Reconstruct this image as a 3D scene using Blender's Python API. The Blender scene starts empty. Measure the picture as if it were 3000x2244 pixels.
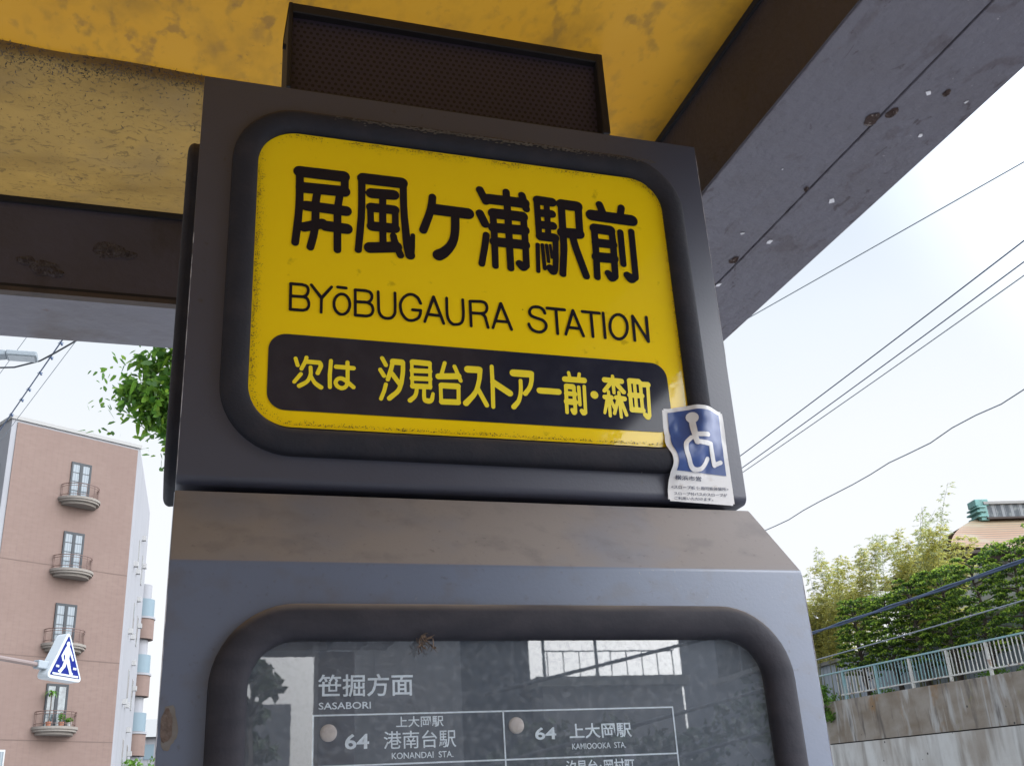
import bpy, bmesh, math, random
import numpy as np
from mathutils import Vector, Matrix, noise as mnoise

scene = bpy.context.scene
col = scene.collection
R = math.radians
CZ = 1.6                      # eye height above the pavement

# ------------------------------------------------------------------ camera
cam = bpy.data.cameras.new('camera')
cam.sensor_fit = 'HORIZONTAL'
cam.sensor_width = 36.0
cam.lens = 37.347
cam.clip_start = 0.02
cam.clip_end = 2000
camo = bpy.data.objects.new('camera', cam)
col.objects.link(camo)
RC = ((0.95393766, 0.05639774, -0.29465612), (0.06723324, 0.91699988, 0.39318051), (0.29237412, -0.39488039, 0.87096892))
right = Vector((RC[0][0], RC[0][2], -RC[0][1]))
down = Vector((RC[1][0], RC[1][2], -RC[1][1]))
fwd = Vector((RC[2][0], RC[2][2], -RC[2][1]))
mw = Matrix.Identity(4)
for i in range(3):
    mw[i][0] = right[i]; mw[i][1] = -down[i]; mw[i][2] = -fwd[i]
mw[2][3] = CZ
camo.matrix_world = mw
scene.camera = camo

# ------------------------------------------------------------------ sky, sun, exposure
SUN_EL, SUN_AZ = R(40), R(122)     # azimuth from +Y towards +X: veiled sun, behind the viewer on the right
w = bpy.data.worlds.new('World'); scene.world = w; w.use_nodes = True
nt = w.node_tree; nt.nodes.clear()
def wn(t, **k):
    n = nt.nodes.new(t)
    for a, b in k.items(): setattr(n, a, b)
    return n
out = wn('ShaderNodeOutputWorld'); bg = wn('ShaderNodeBackground'); bg2 = wn('ShaderNodeBackground'); add = wn('ShaderNodeMixShader')
sky = wn('ShaderNodeTexSky', sky_type='NISHITA', sun_disc=False, sun_elevation=SUN_EL, sun_rotation=SUN_AZ)
sky.dust_density = 3.0; sky.air_density = 1.0
bg.inputs['Strength'].default_value = 0.12
nt.links.new(sky.outputs[0], bg.inputs['Color'])
tc = wn('ShaderNodeTexCoord'); sep = wn('ShaderNodeSeparateXYZ'); nt.links.new(tc.outputs['Generated'], sep.inputs[0])
ramp = wn('ShaderNodeValToRGB'); nt.links.new(sep.outputs['Z'], ramp.inputs[0])
ramp.color_ramp.elements[0].position = 0.0; ramp.color_ramp.elements[0].color = (.58, .58, .58, 1)
ramp.color_ramp.elements[1].position = 0.9; ramp.color_ramp.elements[1].color = (0.28, 0.34, 0.43, 1)
e = ramp.color_ramp.elements.new(0.3); e.color = (0.57, 0.58, 0.60, 1)
e = ramp.color_ramp.elements.new(0.42); e.color = (.515, .55, .585, 1)
e = ramp.color_ramp.elements.new(0.6); e.color = (0.375, 0.435, 0.52, 1)
nz = wn('ShaderNodeTexNoise'); nz.inputs['Scale'].default_value = 2.6; nz.inputs['Detail'].default_value = 5; nz.inputs['Roughness'].default_value = 0.55
nt.links.new(tc.outputs['Generated'], nz.inputs['Vector'])
mr = wn('ShaderNodeMapRange'); mr.inputs[1].default_value = 0.4; mr.inputs[2].default_value = 0.68; mr.inputs[3].default_value = 0.0; mr.inputs[4].default_value = 0.75
nt.links.new(nz.outputs['Fac'], mr.inputs[0])
cm = wn('ShaderNodeMix', data_type='RGBA'); nt.links.new(mr.outputs[0], cm.inputs[0]); nt.links.new(ramp.outputs[0], cm.inputs[6]); cm.inputs[7].default_value = (0.55, 0.56, 0.57, 1)
# unseen sky glow round the veiled sun, boosted to light the sign front
sdv = Vector((math.sin(SUN_AZ) * math.cos(SUN_EL), math.cos(SUN_AZ) * math.cos(SUN_EL), math.sin(SUN_EL)))
dp = wn('ShaderNodeVectorMath', operation='DOT_PRODUCT'); nt.links.new(tc.outputs['Generated'], dp.inputs[0]); dp.inputs[1].default_value = sdv
gl = wn('ShaderNodeMapRange', interpolation_type='SMOOTHSTEP'); nt.links.new(dp.outputs['Value'], gl.inputs[0]); gl.inputs[1].default_value = .38; gl.inputs[2].default_value = 1.0; gl.inputs[3].default_value = 1.0; gl.inputs[4].default_value = 8.0
gm = wn('ShaderNodeVectorMath', operation='SCALE'); nt.links.new(cm.outputs[2], gm.inputs[0]); nt.links.new(gl.outputs[0], gm.inputs['Scale'])
nt.links.new(gm.outputs[0], bg2.inputs['Color']); bg2.inputs['Strength'].default_value = SKY_STR = 1.0
add.inputs[0].default_value = 0.9
nt.links.new(bg.outputs[0], add.inputs[1]); nt.links.new(bg2.outputs[0], add.inputs[2]); nt.links.new(add.outputs[0], out.inputs[0])

sl = bpy.data.lights.new('sun', 'SUN'); sl.energy = 0.6; sl.angle = R(16); sl.color = (1.0, 0.96, 0.9)
slo = bpy.data.objects.new('sun', sl); col.objects.link(slo)
sd = Vector((math.sin(SUN_AZ) * math.cos(SUN_EL), math.cos(SUN_AZ) * math.cos(SUN_EL), math.sin(SUN_EL)))
slo.rotation_euler = sd.to_track_quat('Z', 'Y').to_euler(); slo.location = sd * 60

scene.view_settings.view_transform = 'Standard'; scene.view_settings.look = 'None'
scene.view_settings.gamma = 1.0; scene.view_settings.exposure = 0.85; scene.view_settings.use_curve_mapping = False
scene.cycles.max_bounces = 8; scene.cycles.transparent_max_bounces = 16; scene.cycles.use_denoising = True

# ------------------------------------------------------------------ materials
MATS = {}
def mat(name, color, rough=0.6, spec=0.5, metal=0.0, layers=(), bump=None, backlit=0.0, dust=None, isl=None):
    """procedural surface: base colour, noise layers (dict: tex, scale, lo, hi, col, fac, rough, detail), bump (scale, strength[, detail])"""
    m = bpy.data.materials.new(name); m.use_nodes = True
    t = m.node_tree; t.nodes.clear(); L = t.links.new
    def N(ty, **k):
        n = t.nodes.new(ty)
        for a, b in k.items(): setattr(n, a, b)
        return n
    o = N('ShaderNodeOutputMaterial'); p = N('ShaderNodeBsdfPrincipled'); L(p.outputs[0], o.inputs[0])
    co = N('ShaderNodeTexCoord')
    c4 = lambda c: (c[0], c[1], c[2], 1)
    cur = N('ShaderNodeRGB'); cur.outputs[0].default_value = c4(color); cur = cur.outputs[0]
    if isl:
        g = N('ShaderNodeNewGeometry'); rp = N('ShaderNodeValToRGB'); L(g.outputs['Random Per Island'], rp.inputs[0])
        els = rp.color_ramp.elements
        for i, cc in enumerate(isl):
            e_ = els[i] if i < 2 else els.new(0.5)
        for i, cc in enumerate(isl):
            els[i].position = i / (len(isl) - 1)
        for i, cc in enumerate(isl): els[i].color = c4(cc)
        cur = rp.outputs[0]
    rr = None
    for ly in layers:
        mp = N('ShaderNodeMapping'); L(co.outputs['Object'], mp.inputs[0])
        s = ly.get('scale', 5); s = (s, s, s) if not hasattr(s, '__len__') else s
        mp.inputs['Scale'].default_value = s
        mp.inputs['Location'].default_value = ly.get('loc', (0, 0, 0))
        ty = ly.get('tex', 'noise')
        if ty == 'noise':
            x = N('ShaderNodeTexNoise'); x.inputs['Scale'].default_value = 1; x.inputs['Detail'].default_value = ly.get('detail', 4); x.inputs['Roughness'].default_value = ly.get('nr', 0.55); x.inputs['Distortion'].default_value = ly.get('dist', 0); v = x.outputs[0]
        elif ty == 'vor':
            x = N('ShaderNodeTexVoronoi', feature=ly.get('feat', 'F1')); x.inputs['Scale'].default_value = 1; v = x.outputs['Distance']
        elif ty == 'brick':
            x = N('ShaderNodeTexBrick'); x.inputs['Scale'].default_value = 1; v = x.outputs['Fac']; x.inputs['Mortar Size'].default_value = ly.get('mortar', 0.03)
        elif ty == 'wave':
            x = N('ShaderNodeTexWave', bands_direction=ly.get('dir', 'X')); x.inputs['Scale'].default_value = 1; x.inputs['Distortion'].default_value = ly.get('dist', 0); v = x.outputs['Fac']
        elif ty == 'up':
            g = N('ShaderNodeNewGeometry'); sx = N('ShaderNodeSeparateXYZ'); L(g.outputs['Normal'], sx.inputs[0]); v = sx.outputs['Z']; x = None
        elif ty == 'axis':
            sx = N('ShaderNodeSeparateXYZ'); L(co.outputs['Object'], sx.inputs[0]); v = sx.outputs[ly.get('dir', 'Z')]; x = None
        if x is not None: L(mp.outputs[0], x.inputs['Vector'])
        r_ = N('ShaderNodeMapRange'); L(v, r_.inputs[0]); r_.inputs[1].default_value = ly.get('lo', .4); r_.inputs[2].default_value = ly.get('hi', .6); r_.inputs[3].default_value = ly.get('a', 0.0); r_.inputs[4].default_value = ly.get('b', ly.get('fac', 1.0))
        f = r_.outputs[0]
        if 'mask' in ly:      # break a layer up with a second noise
            ms, mlo, mhi = ly['mask']; ms = (ms, ms, ms) if not hasattr(ms, '__len__') else ms
            mp2 = N('ShaderNodeMapping'); L(co.outputs['Object'], mp2.inputs[0]); mp2.inputs['Scale'].default_value = ms; mp2.inputs['Location'].default_value = (3.1, 7.7, 1.3)
            n2 = N('ShaderNodeTexNoise'); n2.inputs['Scale'].default_value = 1; n2.inputs['Detail'].default_value = 5; L(mp2.outputs[0], n2.inputs['Vector'])
            r2 = N('ShaderNodeMapRange'); L(n2.outputs[0], r2.inputs[0]); r2.inputs[1].default_value = mlo; r2.inputs[2].default_value = mhi
            mu = N('ShaderNodeMath', operation='MULTIPLY'); L(f, mu.inputs[0]); L(r2.outputs[0], mu.inputs[1]); f = mu.outputs[0]
        mx = N('ShaderNodeMix', data_type='RGBA'); L(f, mx.inputs[0]); L(cur, mx.inputs[6]); mx.inputs[7].default_value = c4(ly['col']); cur = mx.outputs[2]
        if 'rough' in ly:
            mr_ = N('ShaderNodeMix', data_type='FLOAT'); L(f, mr_.inputs[0]); mr_.inputs[3].default_value = ly['rough']
            if rr is None: mr_.inputs[2].default_value = rough
            else: L(rr, mr_.inputs[2])
            rr = mr_.outputs[0]
    L(cur, p.inputs['Base Color']); p.inputs['Roughness'].default_value = rough; p.inputs['Metallic'].default_value = metal
    p.inputs['Specular IOR Level'].default_value = spec
    if rr is not None: L(rr, p.inputs['Roughness'])
    if bump:
        bn = N('ShaderNodeTexNoise'); bn.inputs['Scale'].default_value = bump[0]; bn.inputs['Detail'].default_value = bump[2] if len(bump) > 2 else 3
        L(co.outputs['Object'], bn.inputs['Vector']); b = N('ShaderNodeBump'); b.inputs['Strength'].default_value = bump[1]; b.inputs['Distance'].default_value = bump[3] if len(bump) > 3 else 0.01
        L(bn.outputs[0], b.inputs['Height']); L(b.outputs[0], p.inputs['Normal'])
    if backlit:
        tr = N('ShaderNodeBsdfTranslucent'); L(cur, tr.inputs[0]); ms_ = N('ShaderNodeMixShader'); ms_.inputs[0].default_value = backlit
        L(p.outputs[0], ms_.inputs[1]); L(tr.outputs[0], ms_.inputs[2]); L(ms_.outputs[0], o.inputs[0])
    MATS[name] = m
    return m

def glass_mat(name, refl=0.3, tint=(0.9, 0.95, 1.0), rough=0.015, dirt=0.0, dirtcol=(.35, .33, .3), speck=(140, 60)):
    m = bpy.data.materials.new(name); m.use_nodes = True
    t = m.node_tree; t.nodes.clear(); L = t.links.new
    N = lambda ty: t.nodes.new(ty)
    o = N('ShaderNodeOutputMaterial'); tr = N('ShaderNodeBsdfTransparent'); tr.inputs[0].default_value = (*tint, 1)
    gl = N('ShaderNodeBsdfGlossy'); gl.inputs['Roughness'].default_value = rough
    mx = N('ShaderNodeMixShader')
    lw = N('ShaderNodeLayerWeight'); lw.inputs[0].default_value = 0.35
    ma = N('ShaderNodeMath'); ma.operation = 'MULTIPLY_ADD'; L(lw.outputs['Fresnel'], ma.inputs[0]); ma.inputs[1].default_value = 0.15; ma.inputs[2].default_value = refl
    L(ma.outputs[0], mx.inputs[0]); L(tr.outputs[0], mx.inputs[1]); L(gl.outputs[0], mx.inputs[2])
    last = mx
    if dirt:
        co = N('ShaderNodeTexCoord'); n1 = N('ShaderNodeTexNoise'); n1.inputs['Scale'].default_value = speck[0]; n1.inputs['Detail'].default_value = 5; n1.inputs['Roughness'].default_value = .7
        L(co.outputs['Object'], n1.inputs['Vector']); r1 = N('ShaderNodeMapRange'); L(n1.outputs[0], r1.inputs[0]); r1.inputs[1].default_value = .46; r1.inputs[2].default_value = .70; r1.inputs[3].default_value = dirt * .8; r1.inputs[4].default_value = dirt * 2.6
        df = N('ShaderNodeBsdfDiffuse'); df.inputs[0].default_value = (*dirtcol, 1)
        m2 = N('ShaderNodeMixShader'); L(r1.outputs[0], m2.inputs[0]); L(mx.outputs[0], m2.inputs[1]); L(df.outputs[0], m2.inputs[2]); last = m2
        b = N('ShaderNodeBump'); b.inputs['Strength'].default_value = .006; b.inputs['Distance'].default_value = .0003
        L(n1.outputs[0], b.inputs['Height']); L(b.outputs[0], gl.inputs['Normal'])
    L(last.outputs[0], o.inputs[0]); MATS[name] = m
    return m

# ------------------------------------------------------------------ mesh helpers
class MB:
    def __init__(s): s.v = []; s.f = []; s.mi = []
    def add(s, vs, fs, mi=0):
        b = len(s.v); s.v.extend([tuple(v) for v in vs]); s.f.extend([tuple(i + b for i in f) for f in fs]); s.mi.extend([mi] * len(fs)); return s
    def box(s, x0, x1, y0, y1, z0, z1, mi=0):
        vs = [(x0, y0, z0), (x1, y0, z0), (x1, y1, z0), (x0, y1, z0), (x0, y0, z1), (x1, y0, z1), (x1, y1, z1), (x0, y1, z1)]
        return s.add(vs, [(0, 3, 2, 1), (4, 5, 6, 7), (0, 1, 5, 4), (1, 2, 6, 5), (2, 3, 7, 6), (3, 0, 4, 7)], mi)
    def extrude_x(s, poly, x0, x1, mi=0):      # poly in (y, z)
        n = len(poly); vs = [(x0, p[0], p[1]) for p in poly] + [(x1, p[0], p[1]) for p in poly]
        fs = [tuple(range(n)), tuple(range(2 * n - 1, n - 1, -1))] + [((i + 1) % n, i, n + i, n + (i + 1) % n) for i in range(n)]
        return s.add(vs, fs, mi)
    def extrude_y(s, poly, y0, y1, mi=0):      # poly in (x, z)
        n = len(poly); vs = [(p[0], y0, p[1]) for p in poly] + [(p[0], y1, p[1]) for p in poly]
        fs = [tuple(range(n)), tuple(range(2 * n - 1, n - 1, -1))] + [((i + 1) % n, i, n + i, n + (i + 1) % n) for i in range(n)]
        return s.add(vs, fs, mi)
    def extrude_z(s, poly, z0, z1, mi=0):      # poly in (x, y)
        n = len(poly); vs = [(p[0], p[1], z0) for p in poly] + [(p[0], p[1], z1) for p in poly]
        fs = [tuple(range(n - 1, -1, -1)), tuple(range(n, 2 * n))] + [(i, (i + 1) % n, n + (i + 1) % n, n + i) for i in range(n)]
        return s.add(vs, fs, mi)
    def tube(s, pts, rad, n=8, cap=True, mi=0):
        pts = [Vector(p) for p in pts]; k = len(pts)
        rad = [rad] * k if not hasattr(rad, '__len__') else rad
        prev = None; vs = []
        for i, p in enumerate(pts):
            d = (pts[min(i + 1, k - 1)] - pts[max(i - 1, 0)]).normalized()
            a = prev if prev is not None else (Vector((0, 0, 1)) if abs(d.z) < .9 else Vector((1, 0, 0)))
            a = (a - d * a.dot(d)); a = a.normalized() if a.length > 1e-6 else d.orthogonal().normalized()
            prev = a; b = d.cross(a)
            for j in range(n):
                q = 2 * math.pi * j / n; vs.append(p + (a * math.cos(q) + b * math.sin(q)) * rad[i])
        fs = [(i * n + j, i * n + (j + 1) % n, (i + 1) * n + (j + 1) % n, (i + 1) * n + j) for i in range(k - 1) for j in range(n)]
        if cap: fs += [tuple(range(n - 1, -1, -1)), tuple(range((k - 1) * n, k * n))]
        return s.add(vs, fs, mi)
    def ring(s, fn, prof, closed_inner=False, mi=0):
        """fn(inset) -> outline points (2D); prof = [(inset, height)]; to3(p, h) set on self.to3"""
        loops = [fn(a) for a, h in prof]; n = len(loops[0]); vs = []
        for (a, h), lp in zip(prof, loops): vs += [s.to3(p, h) for p in lp]
        fs = [(i * n + j, i * n + (j + 1) % n, (i + 1) * n + (j + 1) % n, (i + 1) * n + j) for i in range(len(prof) - 1) for j in range(n)]
        return s.add(vs, fs, mi)
    def build(s, name, m, parent=None, smooth=False, off=None, bevel=0, seg=2, auto=None):
        me = bpy.data.meshes.new(name)
        vs = s.v if off is None else [(x - off[0], y - off[1], z - off[2]) for x, y, z in s.v]
        me.from_pydata(vs, [], s.f)
        for q in (m if isinstance(m, (list, tuple)) else [m]): me.materials.append(MATS[q] if isinstance(q, str) else q)
        if any(s.mi): me.polygons.foreach_set('material_index', s.mi)
        if bevel:
            bm = bmesh.new(); bm.from_mesh(me); bmesh.ops.recalc_face_normals(bm, faces=bm.faces)
            ed = [e for e in bm.edges if len(e.link_faces) == 2 and e.calc_face_angle(0) > 0.5]
            bmesh.ops.bevel(bm, geom=ed, offset=bevel, segments=seg, profile=.5, affect='EDGES', clamp_overlap=True)
            bm.to_mesh(me); bm.free()
        if smooth or auto:
            me.polygons.foreach_set('use_smooth', [True] * len(me.polygons))
            if auto: me.set_sharp_from_angle(angle=R(auto))
        me.update()
        o = bpy.data.objects.new(name, me); col.objects.link(o)
        if parent: o.parent = parent
        return o

def tag(o, label=None, cat=None, group=None, kind=None):
    if label: o['label'] = label
    if cat: o['category'] = cat
    if group: o['group'] = group
    if kind: o['kind'] = kind
    return o
def empty(name, loc, rz=0, label=None, cat=None, group=None):
    o = bpy.data.objects.new(name, None); col.objects.link(o); o.location = loc; o.rotation_euler = (0, 0, rz); o.empty_display_size = .2
    return tag(o, label, cat, group)
def rrect(x0, x1, z0, z1, r, n=10):
    pts = []
    for cx, cz, a0 in ((x1 - r, z1 - r, 0), (x0 + r, z1 - r, 90), (x0 + r, z0 + r, 180), (x1 - r, z0 + r, 270)):
        for i in range(n + 1):
            a = R(a0 + 90 * i / n); pts.append((cx + r * math.cos(a), cz + r * math.sin(a)))
    return pts
def flat_shape(name, polys, m, parent, to3, sub=0, depth=0.0):
    """fill closed 2-D outlines (holes by even-odd) as one mesh"""
    cu = bpy.data.curves.new(name, 'CURVE'); cu.dimensions = '2D'; cu.fill_mode = 'BOTH'; cu.extrude = depth
    for pl in polys:
        sp = cu.splines.new('POLY'); sp.points.add(len(pl) - 1); sp.use_cyclic_u = True
        for q, p in zip(sp.points, pl): q.co = (p[0], p[1], 0, 1)
    return curve_mesh(cu, name, m, parent, to3, None, sub)
def curve_mesh(cu, name, m, parent, to3, post=None, sub=0):
    tmp = bpy.data.objects.new('tmp', cu); col.objects.link(tmp)
    dg = bpy.context.evaluated_depsgraph_get(); me = bpy.data.meshes.new_from_object(tmp.evaluated_get(dg))
    bpy.data.objects.remove(tmp); bpy.data.curves.remove(cu)
    if sub:
        bm = bmesh.new(); bm.from_mesh(me); bmesh.ops.triangulate(bm, faces=bm.faces)
        for _ in range(4):
            le = [e for e in bm.edges if e.calc_length() > sub]
            if not le: break
            bmesh.ops.subdivide_edges(bm, edges=le, cuts=1); bmesh.ops.triangulate(bm, faces=bm.faces)
        bm.to_mesh(me); bm.free()
    co = [v.co.copy() for v in me.vertices]
    if post: co = post(co)
    for v, c in zip(me.vertices, co): v.co = to3(c)
    me.materials.clear(); me.materials.append(MATS[m]); me.name = name; me.update()
    o = bpy.data.objects.new(name, me); col.objects.link(o)
    if parent: o.parent = parent
    return o
def text_mesh(name, body, x0, x1, zc, h, m, parent, to3, bold=0.0):
    cu = bpy.data.curves.new(name, 'FONT'); cu.body = body; cu.size = 1; cu.offset = bold; cu.resolution_u = 3
    def fit(co):
        xs = [c.x for c in co]; ys = [c.y for c in co]; ax, bx, ay, by = min(xs), max(xs), min(ys), max(ys)
        return [Vector((x0 + (c.x - ax) / (bx - ax) * (x1 - x0), zc - h / 2 + (c.y - ay) / (by - ay) * h, c.z)) for c in co]
    return curve_mesh(cu, name, m, parent, to3, fit)
def glyph(key):
    return [[tuple(float(a) / 10000 for a in p.split(',')) for p in l.split()] for l in GLYPHS[key].split('|')]
rnd = random.Random(7)
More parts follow.
